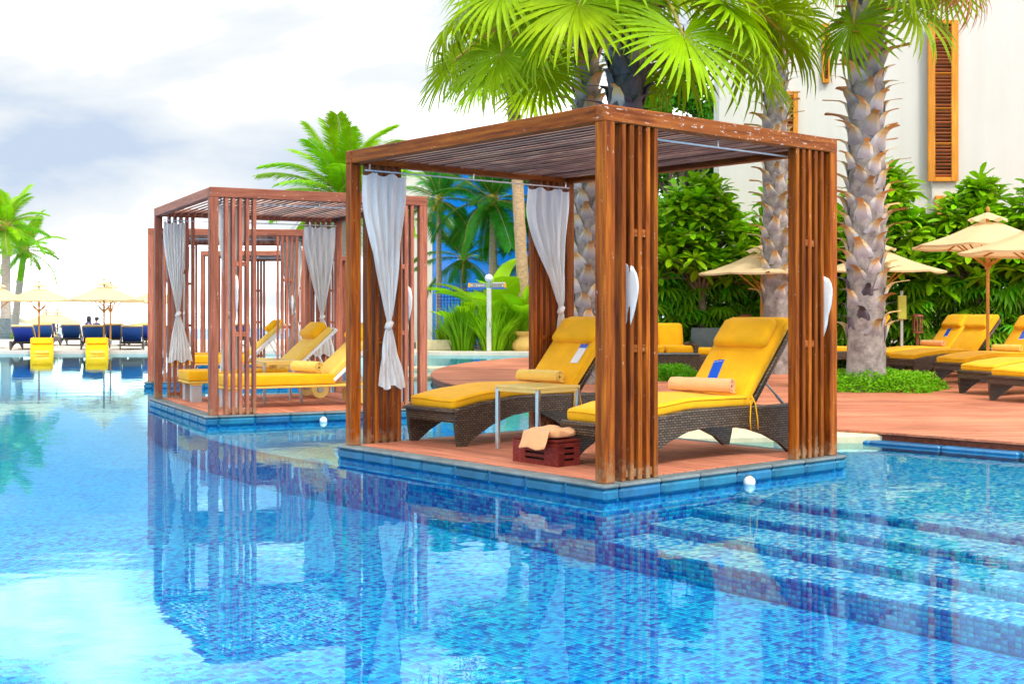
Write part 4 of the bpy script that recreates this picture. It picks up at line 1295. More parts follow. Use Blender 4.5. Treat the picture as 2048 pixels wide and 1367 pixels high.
for X, Y, lab in [(93, 60, "left of two pale far parasols on the beach"), (115, 63, "right of two pale far parasols on the beach"), (15, 62, "far parasol behind the palm planter")]:
    copy_tree(pl, (px(X, Y), Y, -.80), .2, lab)

# ================================================================== palms
def fan_leaf(R, nseg=46, spread=150, droop=.35, seed=0, cup=.12, width=1.0):
    """a palmate leaf in its own frame: hub at 0, axis +X, normal +Z; returns verts, faces"""
    q = random.Random(seed); vs = []; fs = []
    st = [.02, .22, .45, .68, .86, 1.0]
    da = radians(2 * spread) / nseg
    for i in range(nseg):
        a = lerp(-radians(spread), radians(spread), (i + .5) / nseg) + q.uniform(-.012, .012)
        l = R * (.72 + .28 * cos(a * .55)) * q.uniform(.92, 1.05)
        up = q.uniform(-.05, .05); tip = q.uniform(.7, 1.5)
        d = Vector((cos(a), sin(a), 0)); s = Vector((-sin(a), cos(a), 0))
        base = len(vs)
        for j, t in enumerate(st):
            r = l * t
            wmax = 2 * r * math.tan(da / 2) * 1.04
            w = wmax if t < .46 else lerp(2 * l * .45 * math.tan(da / 2) * 1.04, .004, ((t - .45) / .55) ** 2.3)
            w *= width
            z = cup * r - droop * R * (t ** 2.6) * tip + up * r
            bend = 1 - .16 * droop * t ** 3 * tip
            c = d * r * bend + Vector((0, 0, z))
            fold = .28 * w
            vs += [tuple(c - s * w / 2 + Vector((0, 0, fold * .5))), tuple(c - Vector((0, 0, fold * .5))), tuple(c + s * w / 2 + Vector((0, 0, fold * .5)))]
            if j:
                b0 = base + 3 * (j - 1)
                fs += [(b0, b0 + 3, b0 + 4, b0 + 1), (b0 + 1, b0 + 4, b0 + 5, b0 + 2)]
    return vs, fs

def leaf_frame(H, axis, roll=0.0):
    x = Vector(axis).normalized()
    y = Vector((0, 0, 1)).cross(x)
    if y.length < .05: y = Vector((1, 0, 0))
    y.normalize(); z = x.cross(y)
    Mx = Matrix((x, y, z)).transposed().to_4x4(); Mx.translation = H
    return Mx @ Matrix.Rotation(roll, 4, 'X')

FANS = [fan_leaf(1.0, 40, 158, .26, 1), fan_leaf(1.0, 36, 150, .40, 2), fan_leaf(1.0, 40, 140, .16, 3), fan_leaf(1.0, 34, 150, .30, 4)]
FAN_ME = [MB().add(v, f).mesh("frond", M['fan']) for v, f in FANS]
FAN_DEAD = MB().add(*fan_leaf(1.0, 40, 95, .5, 9)).mesh("frond", M['fan_dead'])
def frond(tree, C, H, R, axis, roll=0.0, v=0, dead=False):
    """fan frond part with its petiole as a sub-part; coordinates in the tree's frame"""
    Mx = leaf_frame(Vector(H), axis, roll) @ Matrix.Scale(R, 4)
    o = obj("frond", FAN_DEAD if dead else FAN_ME[v % 4], tree, Mx)
    inv = Mx.inverted()
    C, H = Vector(C), Vector(H)
    mid = (C + H) / 2 + Vector((0, 0, .22 * (H - C).length))
    path = []
    for k in range(7):
        t = k / 6
        path.append(inv @ ((C * (1 - t) ** 2) + mid * 2 * t * (1 - t) + H * t * t))
    MB().tube(path, [.035 / R * lerp(1.3, .55, k / 6) for k in range(7)], 6).build("petiole", M['petiole'], o, True)
    return o

def boot_mesh(seed, dark=False, spike=1.0):
    """leaf base: wide foot hugging the trunk, narrowing to a cut stub that bends outward; local X up along it"""
    q = random.Random(seed)
    st = [(0, -.012, .115, .018), (.09, .006, .10, .030), (.165, .03, .064, .034), (.21, .085 * spike, .042, .026), (.226, .165 * spike, .034, .02), (.236, .245 * spike, .038, .018)]
    vs = []; fs = []
    for i, (x, o, w, t) in enumerate(st):
        w *= q.uniform(.9, 1.1); sk = q.uniform(-.008, .008)
        vs += [(x, -w + sk, o), (x, -w * .55 + sk, o + t), (x, w * .55 + sk, o + t), (x, w + sk, o), (x, 0 + sk, o - t * .5)]
        if i:
            a, b = (i - 1) * 5, i * 5
            for k in range(5): fs.append((a + k, a + (k + 1) % 5, b + (k + 1) % 5, b + k))
    fs.append((25, 26, 27, 28, 29))
    return MB().add(vs, fs).mesh("leaf_base", M['boot_dark'] if dark else M['boot'])
BOOTS = [boot_mesh(k, False, s) for k, s in enumerate((1.0, 1.3, .7, 1.15))]
BOOTD = [boot_mesh(k + 9, True, s) for k, s in enumerate((1.0, 1.3))]
def palm_trunk(tree, path, radii, name="trunk", mat=None, rough=.03, seed=0):
    q = random.Random(seed); mb = MB()
    path = [Vector(p) for p in path]; n = 18
    vs = []; fs = []
    for i, p in enumerate(path):
        for k in range(n):
            a = 2 * pi * k / n; r = radii[i] * (1 + q.uniform(-rough, rough) * 1.6)
            vs.append((p.x + r * cos(a), p.y + r * sin(a), p.z + q.uniform(-.01, .01)))
    for i in range(len(path) - 1):
        for k in range(n): fs.append((i * n + k, i * n + (k + 1) % n, (i + 1) * n + (k + 1) % n, (i + 1) * n + k))
    fs.append(tuple((len(path) - 1) * n + k for k in range(n)))
    return mb.add(vs, fs).build(name, mat or M['bark'], tree, True)
def along(path, z):
    for a, b in zip(path, path[1:]):
        if a[2] <= z <= b[2]:
            t = (z - a[2]) / (b[2] - a[2]); return Vector(a).lerp(Vector(b), t), t
    return Vector(path[-1]), 1
def boots(trunk, path, rad, z0, z1, pitch, seed, size=1.0, dark=None):
    """spiral of leaf bases up the trunk"""
    q = random.Random(seed); n = int((z1 - z0) / pitch); g = radians(137.5)
    for k in range(n):
        z = z0 + pitch * k; c, _ = along(path, z); r = rad(z) * .93
        a = g * k + q.uniform(-.12, .12)
        nrm = Vector((cos(a), sin(a), 0)); up = Vector((0, 0, 1)); side = up.cross(nrm)
        tl = q.uniform(-.35, .35)
        x = (up * cos(tl) + side * sin(tl)); y = nrm.cross(x)
        Mx = Matrix((x, y, nrm)).transposed().to_4x4(); Mx.translation = c + nrm * r
        s = size * q.uniform(.85, 1.2)
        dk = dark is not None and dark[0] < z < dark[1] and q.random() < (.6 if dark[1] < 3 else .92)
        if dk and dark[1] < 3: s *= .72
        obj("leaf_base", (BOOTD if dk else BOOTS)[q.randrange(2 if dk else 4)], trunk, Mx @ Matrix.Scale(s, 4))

def fan_palm(loc, H, base_r, top_r, label, explicit, lean=(0, 0), nrand=22, seed=0, R=1.25, boot=(.9, None), pitch=.032, bs=1.0, dark=None, flare=1.25, az=None, mesh_boots=True):
    t = thing("fan_palm", loc, 0, label, "palm tree", "fan palms with leaf bases on the trunk")
    q = random.Random(seed)
    path = [(lean[0] * (k / 14) ** 1.2, lean[1] * (k / 14) ** 1.2, H * k / 14) for k in range(15)]
    rad = lambda z: lerp(base_r, top_r, min(1, z / H)) * (1 + (flare - 1) * max(0, 1 - z / .7) ** 2)
    fine = []
    for k in range(43):
        z = H * k / 42; c, _ = along(path, z); fine.append((c.x, c.y, z))
    tr = palm_trunk(t, fine, [rad(p[2]) for p in fine], seed=seed, rough=.05)
    if mesh_boots:
        boots(tr, path, rad, boot[0], boot[1] or H, pitch, seed, bs, dark)
    C = Vector((lean[0], lean[1], H))
    MB().lathe([(top_r * .9, H - .5), (top_r * 1.25, H - .1), (top_r * .9, H + .25), (.05, H + .6)], 14, M=Matrix.Translation((lean[0], lean[1], 0))).build("crown_heart", M['petiole'], t, True)
    for e in explicit:
        Hh = Vector(e['h']) - Vector(loc)
        frond(t, C + Vector((0, 0, e.get('c', 0))), Hh, e['r'], e['a'], e.get('roll', 0), e.get('v', 0), e.get('dead', False))
    for k in range(nrand):
        a = radians(137.5) * k + q.uniform(-.2, .2)
        if az and not az(a % (2 * pi)): continue
        el = lerp(1.25, -.35, (k / nrand) ** .9)
        l = R * q.uniform(.85, 1.15)
        d = Vector((cos(a) * cos(el), sin(a) * cos(el), sin(el)))
        Hh = C + d * l + Vector((0, 0, .15))
        ax = Vector((cos(a), sin(a), sin(el) * .5 - .45))
        frond(t, C, Hh, R * q.uniform(.8, 1.0), ax, q.uniform(-.7, .7), q.randrange(4))
    return t
DN = lambda x, y, z: Vector((x, y, z))
palmA = fan_palm((5.35, 18.6, .1), 6.6, .285, .235, "big grey palm trunk at the right rising from bright green ground cover",
    [dict(h=(5.05, 18.2, 5.55), r=.95, a=DN(-.35, -.3, -.9), v=1), dict(h=(5.85, 18.0, 5.75), r=1.05, a=DN(.45, -.3, -.8), v=0, roll=.3),
     dict(h=(6.65, 18.0, 6.12), r=.75, a=DN(.15, -.3, -.95), dead=True), dict(h=(6.35, 18.1, 6.15), r=.85, a=DN(-.1, -.3, -.95), v=2),
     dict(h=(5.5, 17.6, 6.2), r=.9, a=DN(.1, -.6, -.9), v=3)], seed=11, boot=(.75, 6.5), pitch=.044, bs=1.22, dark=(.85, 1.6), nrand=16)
palmB = fan_palm((5.05, 23.6, .1), 7.3, .25, .2, "palm with pale curved leaf bases seen through the right side of the nearest pavilion",
    [dict(h=(4.5, 23.0, 6.6), r=1.0, a=DN(-.5, -.4, -.8), v=3)], seed=12, boot=(1.35, 7.0), pitch=.05, bs=1.08, nrand=12)
palmC = fan_palm((1.25, 20.4, .1), 6.3, .225, .19, "palm with pale split leaf bases behind the nearest pavilion's roof",
    [dict(h=(-.17, 18.0, 5.05), r=1.15, a=DN(-.30, -.5, -.80), v=0), dict(h=(.35, 18.5, 6.1), r=1.1, a=DN(-.3, -.4, -.7), v=1),
     dict(h=(.0, 19.4, 6.3), r=1.3, a=DN(-.75, -.3, -.35), v=2, roll=.6), dict(h=(.5, 18.6, 4.95), r=.85, a=DN(-.1, -.4, -1), v=3),
     dict(h=(-.71, 18.5, 5.75), r=1.2, a=DN(-.6, -.4, -.6), v=1, roll=.3), dict(h=(-.1, 17.5, 5.86), r=1.15, a=DN(-.35, -.6, -.7), v=3), dict(h=(-.9, 19.6, 5.3), r=1.1, a=DN(-.6, -.2, -.8), v=2, roll=.4)], seed=13, boot=(.9, 6.2), pitch=.05, bs=1.15, nrand=18, R=1.35)
palmD = fan_palm((1.66, 18.0, .1), 6.4, .27, .24, "palm whose dark shaded trunk stands right above the near roof corner",
    [dict(h=(.88, 16.6, 5.45), r=1.15, a=DN(-.12, -.55, -.85), v=0), dict(h=(2.28, 16.4, 4.98), r=1.30, a=DN(.25, -.5, -.8), v=2),
     dict(h=(3.15, 17.4, 5.1), r=1.25, a=DN(.75, -.25, -.65), v=1, roll=-.35), dict(h=(2.85, 17.0, 5.6), r=1.2, a=DN(.7, -.4, -.45), v=3, roll=-.3),
     dict(h=(2.0, 18.6, 4.9), r=.9, a=DN(.3, -.3, -.9), v=1), dict(h=(3.6, 18.2, 5.7), r=1.2, a=DN(.85, -.1, -.5), v=0, roll=-.5),
     dict(h=(1.4, 16.7, 6.0), r=1.2, a=DN(-.1, -.7, -.6), v=2),
     dict(h=(.54, 17.5, 5.3), r=1.05, a=DN(-.4, -.4, -.85), v=3, roll=.3), dict(h=(1.62, 16.8, 5.55), r=1.0, a=DN(.1, -.6, -.9), v=1), dict(h=(2.94, 16.9, 5.46), r=1.2, a=DN(.5, -.5, -.7), v=0, roll=-.2),
     dict(h=(3.92, 18.0, 5.41), r=1.15, a=DN(.7, -.3, -.7), v=3, roll=-.3), dict(h=(3.75, 19.0, 5.05), r=1.0, a=DN(.6, -.2, -.8), v=2, roll=.3), dict(h=(2.5, 18.8, 5.2), r=1.05, a=DN(.3, -.2, -.9), v=0, roll=.4)], seed=14, boot=(3.0, 6.3), pitch=.058, bs=1.3, dark=(3.4, 6.2), nrand=20, R=1.35)  # dark leaf bases up here paint in the shade on the trunk
palmE = fan_palm((.42, 39.5, .1), 8.9, .20, .17, "slim reddish palm trunk behind the garden sign, dead leaf bases near its top",
    [dict(h=(-.9, 38.5, 8.4), r=1.5, a=DN(-.6, -.4, -.7), v=0), dict(h=(.5, 38.3, 8.2), r=1.4, a=DN(.2, -.5, -.9), v=1), dict(h=(-1.6, 39, 9.2), r=1.5, a=DN(-.8, -.3, -.4), v=2, roll=.5),
     dict(h=(-.2, 38.4, 9.4), r=1.5, a=DN(-.2, -.6, -.6), v=3)],
    lean=(-.45, 0), seed=15, boot=(6.6, 8.8), pitch=.035, bs=.9, nrand=18, R=1.5)
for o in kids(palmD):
    if o.name.startswith('trunk'): o.data.materials[0] = M['boot_dark']  # shade on this trunk put into its bark colour
for o in kids(palmE):
    if o.name.startswith("trunk"): o.data.materials[0] = M['bark_s']

# ---- coconut palms: feather fronds
def feather(L, n=34, seed=0, leaf=.55, droop=.5):
    """pinnate frond in its own frame: base at 0, growing along +X and bending down; mesh of rachis and leaflets"""
    q = random.Random(seed); mb = MB(); path = []
    for k in range(13):
        t = k / 12; path.append(Vector((L * t * (1 - .18 * droop * t * t), 0, L * (.10 * t - droop * .62 * t ** 2.3))))
    mb.tube(path, [lerp(.032, .006, k / 12) * L / 3 for k in range(13)], 5, mi=1)
    for i in range(n):
        t = .12 + .88 * i / (n - 1)
        f = t * 12; k = min(11, int(f)); p = path[k].lerp(path[k + 1], f - k); d = (path[k + 1] - path[k]).normalized()
        l = leaf * L / 3 * (sin(pi * (.12 + .80 * t)) ** .6) * q.uniform(.88, 1.1)
        for s in (-1, 1):
            out = (d * (.55 + .5 * t) + Vector((0, s, 0)) * .9 + Vector((0, 0, .18))).normalized()
            w = .025 * L / 3
            side = out.cross(Vector((0, 0, 1))).normalized()
            pts = []
            for m_, (u, wd) in enumerate(((0, .5), (.35, 1), (.7, .8), (1, .05))):
                c = p + out * l * u + Vector((0, 0, -l * .42 * u * u * q.uniform(.8, 1.3)))
                pts += [c - side * w * wd, c + side * w * wd]
            mb.add(pts, [(0, 2, 3, 1), (2, 4, 5, 3), (4, 6, 7, 5)])
    return mb
FEA = [feather(3.0, 46, 1, .75), feather(3.0, 44, 2, .75, droop=.75), feather(3.0, 48, 3, .7, droop=.3)]
FEA_ME = [f.mesh("frond", [M['coco'], M['petiole']]) for f in FEA]
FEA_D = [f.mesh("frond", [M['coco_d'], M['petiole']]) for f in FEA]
def coconut(loc, H, r, label, lean=(0, 0), scale=1.0, seed=0, nf=22, dark=False, lo=-.55, hi=1.4, mat=None):
    t = thing("coconut_palm", loc, 0, label, "palm tree", "feather leaved palms")
    q = random.Random(seed)
    path = [(lean[0] * (k / 10) ** 1.4, lean[1] * (k / 10) ** 1.4, H * k / 10) for k in range(11)]
    palm_trunk(t, path, [r * lerp(1.15, .8, k / 10) for k in range(11)], mat=mat or M['bark_c'], seed=seed)
    C = Vector((lean[0], lean[1], H))
    MB().lathe([(r * .8, H - .3), (r * 1.5, H + .05), (r * .9, H + .5), (.02, H + .8)], 12, M=Matrix.Translation((lean[0], lean[1], 0))).build("crown_heart", M['petiole'], t, True)
    for k in range(nf):
        a = radians(137.5) * k + q.uniform(-.2, .2); el = lerp(hi, lo, k / (nf - 1))
        Mx = Matrix.Translation(C + Vector((0, 0, .15))) @ Matrix.Rotation(a, 4, 'Z') @ Matrix.Rotation(-el, 4, 'Y') @ Matrix.Rotation(q.uniform(-.35, .35), 4, 'X') @ Matrix.Scale(scale * q.uniform(.85, 1.1), 4)
        obj("frond", (FEA_D if dark else FEA_ME)[q.randrange(3)], t, Mx)
    for k in range(5):
        a = 2 * pi * k / 5
        vs, fs = soft_box((.2, .2, .24), .095, 3, lambda p_: (p_.x + C.x + (r + .10) * cos(a), p_.y + C.y + (r + .10) * sin(a), p_.z + H - .12))
        MB().add(vs, fs).build("coconut", M['petiole'], t, True)
    return t
coconut((px(684, 38), 38.6, .1), 4.55, .17, "bright green coconut palm rising behind the second pavilion's roof", scale=.95, seed=21, nf=36, lo=-.4)
coconut((px(12, 58), 58, -.8), 6.0, .22, "coconut palm trunk at the left picture edge", scale=.74, seed=22, nf=24)
coconut((px(26, 61), 61, -.8), 5.0, .18, "leaning coconut palm beside the one at the left picture edge", lean=(.55, 0), scale=.70, seed=23, nf=24)
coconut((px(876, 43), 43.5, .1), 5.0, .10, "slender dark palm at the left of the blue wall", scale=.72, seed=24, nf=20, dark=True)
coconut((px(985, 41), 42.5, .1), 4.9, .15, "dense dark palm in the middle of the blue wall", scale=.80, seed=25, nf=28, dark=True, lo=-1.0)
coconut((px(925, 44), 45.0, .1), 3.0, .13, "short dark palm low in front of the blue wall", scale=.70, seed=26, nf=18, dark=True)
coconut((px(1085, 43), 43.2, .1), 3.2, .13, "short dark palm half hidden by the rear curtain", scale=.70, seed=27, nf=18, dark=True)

# ================================================================== buildings
b1 = thing("white_building", (0, 0, 0), 0, "plain white rendered building with louvred shutters at the right", "building")
MB().box((17.0, 30.4, 8.0), (23.9, .8, 16.2)).build("wall", M['wall'], b1)
MB().box((24.0, 29.93, 8.0), (27.6, .13, 16.2)).build("wall_panel", M['wall'], b1)
def shutter(x0, x1, z0, z1, y, label):
    r = thing("louvred_shutter", (0, 0, 0), 0, label, "shutter", "orange louvred shutters on the white wall")
    w = x1 - x0; fw = .17 * w / .74
    member("frame", (x0 + fw / 2, y, z0), (x0 + fw / 2, y, z1), fw, .09, M['shutter'], r, b=.006, up=(0, 1, 0))
    member("frame", (x1 - fw / 2, y, z0), (x1 - fw / 2, y, z1), fw, .09, M['shutter'], r, b=.006, up=(0, 1, 0))
    for z in (z0 + .05, z1 - .05):
        member("frame_rail", (x0 + fw + .002, y, z), (x1 - fw - .002, y, z), .08, .10, M['shutter'], r, b=.006)
    MB().box(((x0 + x1) / 2, y + .055, (z0 + z1) / 2), (w - .02, .01, z1 - z0 - .02)).build("backing", M['dark'], r)
    n = int((z1 - z0 - .2) / .085)
    for k in range(n):
        z = z0 + .14 + .085 * k
        member("louvre", (x0 + fw + .003, y, z), (x1 - fw - .003, y, z), .075, .016, M['shutter'] if k % 10 == 9 else M['shutter_slat'], r, b=.003, roll=radians(-38))
shutter(10.07, 10.80, 4.45, 8.35, 29.80, "tall orange louvred shutter on the white wall at the right")
shutter(10.25, 10.85, 2.1, 4.1, 29.80, "lower louvred shutter half hidden by frangipani leaves")
shutter(6.45, 6.95, 3.9, 6.65, 29.93, "orange louvred shutter behind the palm fronds above the pavilion roof")
shutter(7.55, 7.72, 6.85, 8.3, 29.93, "narrow brown shutter edge between the two palm crowns")

b2 = thing("blue_building", (0, 0, 0), 0, "blue glazed wall behind the dark palms in the middle", "building")
MB().box((-.35, 49.5, 3.6), (5.6, 1.0, 7.4)).build("blue_panel", M['blue_wall'], b2)
MB().box((-3.72, 49.6, 3.4), (1.1, 1.2, 7.0)).build("white_pier", M['wall'], b2)
ls = thing("lattice_screen", (px(920, 41.5), 41.6, .1), 0, "dark woven lattice screen behind the strappy shrubs", "screen")
for k in range(15):
    member("lath", (-.75 + .107 * k, 0, 0), (-.75 + .107 * k, 0, 2.15), .03, .02, M['navy'], ls, b=.003)
for k in range(20):
    member("cross_lath", (-.78, -.022, .08 + .108 * k), (.78, -.022, .08 + .108 * k), .018, .026, M['navy'], ls, b=.003)

# ================================================================== garden plants
def scatter_leaf(seed, l=.28, w=.085, n=10, droop=.5, el0=.9, el1=-.25):
    """a rosette of oblong leaves"""
    q = random.Random(seed); mb = MB()
    for k in range(n):
        a = radians(137.5) * k + q.uniform(-.2, .2); el = lerp(el0, el1, k / (n - 1)) + q.uniform(-.15, .15)
        d = Vector((cos(a) * cos(el), sin(a) * cos(el), sin(el))); s = Vector((-sin(a), cos(a), 0)); u = s.cross(d) * -1
        L_ = l * q.uniform(.8, 1.15); b = []
        for t, wd in ((.08, .12), (.35, .75), (.65, 1.0), (.88, .7), (1, .08)):
            c = d * L_ * t + Vector((0, 0, -droop * L_ * t * t * .5))
            f = Vector((0, 0, .12 * w * wd))
            b += [c - s * w * wd * .5 + f, c, c + s * w * wd * .5 + f]
        fs = []
        for j in range(4):
            i = 3 * j; fs += [(i, i + 3, i + 4, i + 1), (i + 1, i + 4, i + 5, i + 2)]
        mb.add(b, fs)
    return mb
ROS = [scatter_leaf(k, l=.42, w=.135, n=12).mesh("leaf_rosette", M['frangi']) for k in range(4)]
def flower_mesh():
    mb = MB(); q = random.Random(4)
    for c in range(6):
        o = Vector((q.uniform(-.07, .07), q.uniform(-.07, .07), q.uniform(-.03, .05)))
        for k in range(5):
            a = 2 * pi * k / 5 + c; d = Vector((cos(a), sin(a), .3)); s = Vector((-sin(a), cos(a), .1))
            mb.add([o, o + d * .022 - s * .014, o + d * .045, o + d * .022 + s * .014], [(0, 1, 2, 3)])
    return mb.mesh("flower_cluster", M['flower'])
FLW = flower_mesh()
def frangipani(loc, rx, ry, z0, z1, n, label, seed):
    t = thing("frangipani", loc, 0, label, "shrub", "frangipani trees by the white wall")
    q = random.Random(seed); tk = MB()
    tk.tube([(0, 0, 0), (.05, .03, z0 * .5), (0, 0, z0)], [.11, .09, .07], 8)
    tips = []
    for k in range(n):
        a = radians(137.5) * k; u = sqrt((k + .5) / n)
        h = lerp(z1, z0, u ** 1.7) + q.uniform(-.35, .25)
        tips.append(Vector((rx * u * cos(a) * q.uniform(.8, 1.1), ry * u * sin(a) * q.uniform(.8, 1.1), h)))
    for k, p_ in enumerate(tips):
        if k % 2 == 0:
            m1 = Vector((p_.x * .35, p_.y * .35, lerp(z0, p_.z, .45)))
            tk.tube([(0, 0, z0 * .8), m1, p_], [.045, .028, .012], 5, cap=False)
        s = q.uniform(.85, 1.25)
        Mx = Matrix.Translation(p_) @ Matrix.Rotation(q.uniform(0, 6), 4, 'Z') @ Matrix.Rotation(q.uniform(-.4, .4), 4, 'X') @ Matrix.Rotation(q.uniform(-.4, .4), 4, 'Y') @ Matrix.Scale(s, 4)
        obj("leaf_rosette", ROS[q.randrange(4)], t, Mx)
        if q.random() < .24:
            obj("flower_cluster", FLW, t, Matrix.Translation(p_ + Vector((0, -.1, .12))) @ Matrix.Scale(q.uniform(1.0, 1.7), 4))
    tk.build("trunk", M['branch'], t, True)
for i, (x, y, rx, z0, z1, n, lab) in enumerate([
    (3.9, 25.4, 1.35, 1.9, 3.75, 150, "frangipani at the left, seen through the middle of the nearest pavilion"),
    (5.9, 25.8, 1.25, 2.0, 3.6, 130, "frangipani behind the palm with pale leaf bases"),
    (7.7, 25.6, 1.2, 2.0, 4.1, 150, "frangipani just left of the big grey palm trunk, reaching highest"),
    (9.6, 25.4, 1.3, 2.0, 3.75, 150, "frangipani below the tall orange shutter"),
    (11.2, 25.2, 1.2, 2.1, 4.05, 150, "frangipani at the right picture edge above the parasol")]):
    frangipani((x, y, .1), rx, .9, z0, z1, n, lab, 30 + i)

RHF = []
for k in range(4):
    v, f = fan_leaf(.42, 9, 78, .35, 40 + k, .05)
    # separate narrow fingers: every segment is already its own strip
    RHF.append(MB().add(v, f).mesh("fan_leaf", M['rhapis']))
def lady_palm(loc, rx, ry, h, n, label, seed):
    t = thing("lady_palm", loc, 0, label, "shrub", "dark lady palm clumps forming the hedge")
    q = random.Random(seed); cn = MB()
    for k in range(12):
        x, y = q.uniform(-rx, rx) * .8, q.uniform(-ry, ry) * .8
        cn.tube([(x, y, 0), (x + q.uniform(-.05, .05), y, h * .5), (x + q.uniform(-.1, .1), y, h * q.uniform(.75, .95))], .014, 5, cap=False)
    cn.build("canes", M['cane'], t, True)
    for k in range(n):
        x, y = q.uniform(-rx, rx), q.uniform(-ry, ry); z = h * (q.random() ** .75) * .95 + .12
        a = q.uniform(0, 2 * pi)
        if y < 0: a = -pi / 2 + q.gauss(0, .9)
        Mx = leaf_frame(Vector((x, y, z)), (cos(a), sin(a), q.uniform(-.75, .25)), q.uniform(-.5, .5)) @ Matrix.Scale(q.uniform(.85, 1.35), 4)
        obj("fan_leaf", RHF[q.randrange(4)], t, Mx)
hedge = ["left end of the dark hedge behind the wicker sofa", "dark hedge clump left of the red brown lantern", "dark hedge clump behind the palm with pale leaf bases",
         "dark hedge clump between the two palm trunks", "dark hedge clump directly behind the big grey trunk", "dark hedge clump right of the big grey trunk",
         "dark hedge clump behind the lounger left of the parasol pole", "dark hedge clump behind the orange parasol pole", "dark hedge clump at the right picture edge"]
for i, lab in enumerate(hedge):
    x = 2.9 + i * 1.02
    lady_palm((x, 25.9 - max(0, i - 4) * .12, .09), .66, .55, 1.95 + .15 * (i % 3), 120, lab, 60 + i)
# clipped hedge wall behind the clumps
def leaf_mass(name, n, fn, size, mat, seed, parent=None):
    """many leaf-sized faces as one mesh"""
    rs = np.random.default_rng(seed)
    P = fn(rs, n); n = len(P)
    d = rs.normal(size=(n, 3)); d[:, 2] *= .7; d /= np.linalg.norm(d, axis=1)[:, None]
    u = rs.normal(size=(n, 3)); s = np.cross(d, u); s /= np.linalg.norm(s, axis=1)[:, None] + 1e-9
    l = rs.uniform(.7, 1.3, (n, 1)) * size; w = l * .42
    nn = np.cross(d, s)
    v = np.stack([P, P + d * l * .5 - s * w * .5 + nn * l * .08, P + d * l, P + d * l * .5 + s * w * .5 + nn * l * .08], 1).reshape(-1, 3)
    f = np.arange(4 * n, dtype=np.int32)
    me = bpy.data.meshes.new(name)
    me.vertices.add(4 * n); me.vertices.foreach_set("co", v.astype(np.float32).ravel())
    me.loops.add(4 * n); me.loops.foreach_set("vertex_index", f)
    me.polygons.add(n); me.polygons.foreach_set("loop_start", np.arange(n, dtype=np.int32) * 4); me.polygons.foreach_set("loop_total", np.full(n, 4, np.int32))
    me.materials.append(mat); me.update(calc_edges=True)
    return obj(name, me, parent)
hd = leaf_mass("undergrowth", 26000, lambda r, n: np.stack([r.uniform(2.2, 13.2, n), r.uniform(26.5, 27.6, n), r.uniform(.1, 2.2, n) + .15 * np.sin(r.uniform(0, 6, n))], 1), .13, M['rhapis'], 3)
tag(hd, kind='stuff')
def dome(cx, cy, rx, ry, h, z=.1, wob=.12):
    def fn(r, n):
        a = r.uniform(0, 2 * pi, n); u = np.sqrt(r.uniform(0, 1, n)); k = 1 + wob * np.sin(a * 5 + 1) + wob * .5 * np.sin(a * 9)
        x, y = cx + rx * u * np.cos(a) * k, cy + ry * u * np.sin(a) * k
        zt = h * np.clip(1 - u ** 6, .05, 1) * (1 + .14 * np.sin(x * 8) * np.cos(y * 6))
        return np.stack([x, y, z + zt * r.uniform(.35, 1.0, n)], 1)
    return fn
def cover(name_label, args, n, seed, size=.055):
    o = leaf_mass("ground_cover", n, dome(*args), size, M['cover'], seed)
    tag(o, name_label, None, None, 'stuff')
cover("bright green ground cover round the big palm trunk", (5.55, 18.75, 1.0, .85, .30), 15000, 1)
cover("bright green ground cover in front of the wicker sofa", (2.62, 21.5, .62, .6, .26), 8000, 2)
cover("bright green ground cover under the left palm", (4.9, 24.0, .7, .5, .25), 5000, 3)
cover("bright green ground cover behind the yellow backrest", (1.35, 21.0, .55, .5, .33), 5000, 4)
cover("green hedge strip on the far left terrace", (px(55, 56), 56, 1.6, .8, .95, -.6), 5000, 5, .10)

def crown_tree(loc, H, rx, rz, n, label, seed, mat=None, size=.20):
    t = thing("leafy_tree", loc, 0, label, "tree", "leafy trees behind the palms")
    q = random.Random(seed)
    tk = MB(); tk.tube([(0, 0, 0), (.1, 0, H * .5), (0, 0, H * .8)], [.2, .15, .09], 8)
    cl = []
    for k in range(26):
        a = q.uniform(0, 2 * pi); u = q.random() ** .5; z = q.uniform(-1, 1)
        c = Vector((rx * u * cos(a), rx * .7 * u * sin(a), H + rz * z * sqrt(max(0, 1 - u * u * .8)))); cl.append((c, q.uniform(.35, .75)))
        tk.tube([(0, 0, H * .6), c * .5 + Vector((0, 0, H * .35)), c], [.05, .03, .012], 5, cap=False)
    tk.build("trunk", M['branch'], t, True)
    def fn(r, n_):
        i = r.integers(0, len(cl), n_); c = np.array([tuple(a[0]) for a in cl])[i]; s = np.array([a[1] for a in cl])[i]
        d = r.normal(size=(n_, 3)); d /= np.linalg.norm(d, axis=1)[:, None]
        return c + d * (s * r.uniform(.3, 1, n_) ** .5)[:, None] * np.array([1.1, 1.1, .75])
    o = leaf_mass("crown", n, fn, size, mat or M['crown'], seed, t)
    tag(o, kind='stuff')
crown_tree((4.9, 35.5, .1), 6.5, 2.0, 1.9, 20000, "bright green leafy tree left of the white building's edge", 71)
crown_tree((1.6, 41.0, .1), 5.4, 1.7, 1.8, 11000, "leafy tree behind the nearest pavilion's roof, left of the dark trunk", 72)
crown_tree((3.0, 30.5, .1), 3.2, 1.6, 1.0, 10000, "leafy shrub tree behind the sofa seen under the roof", 73)

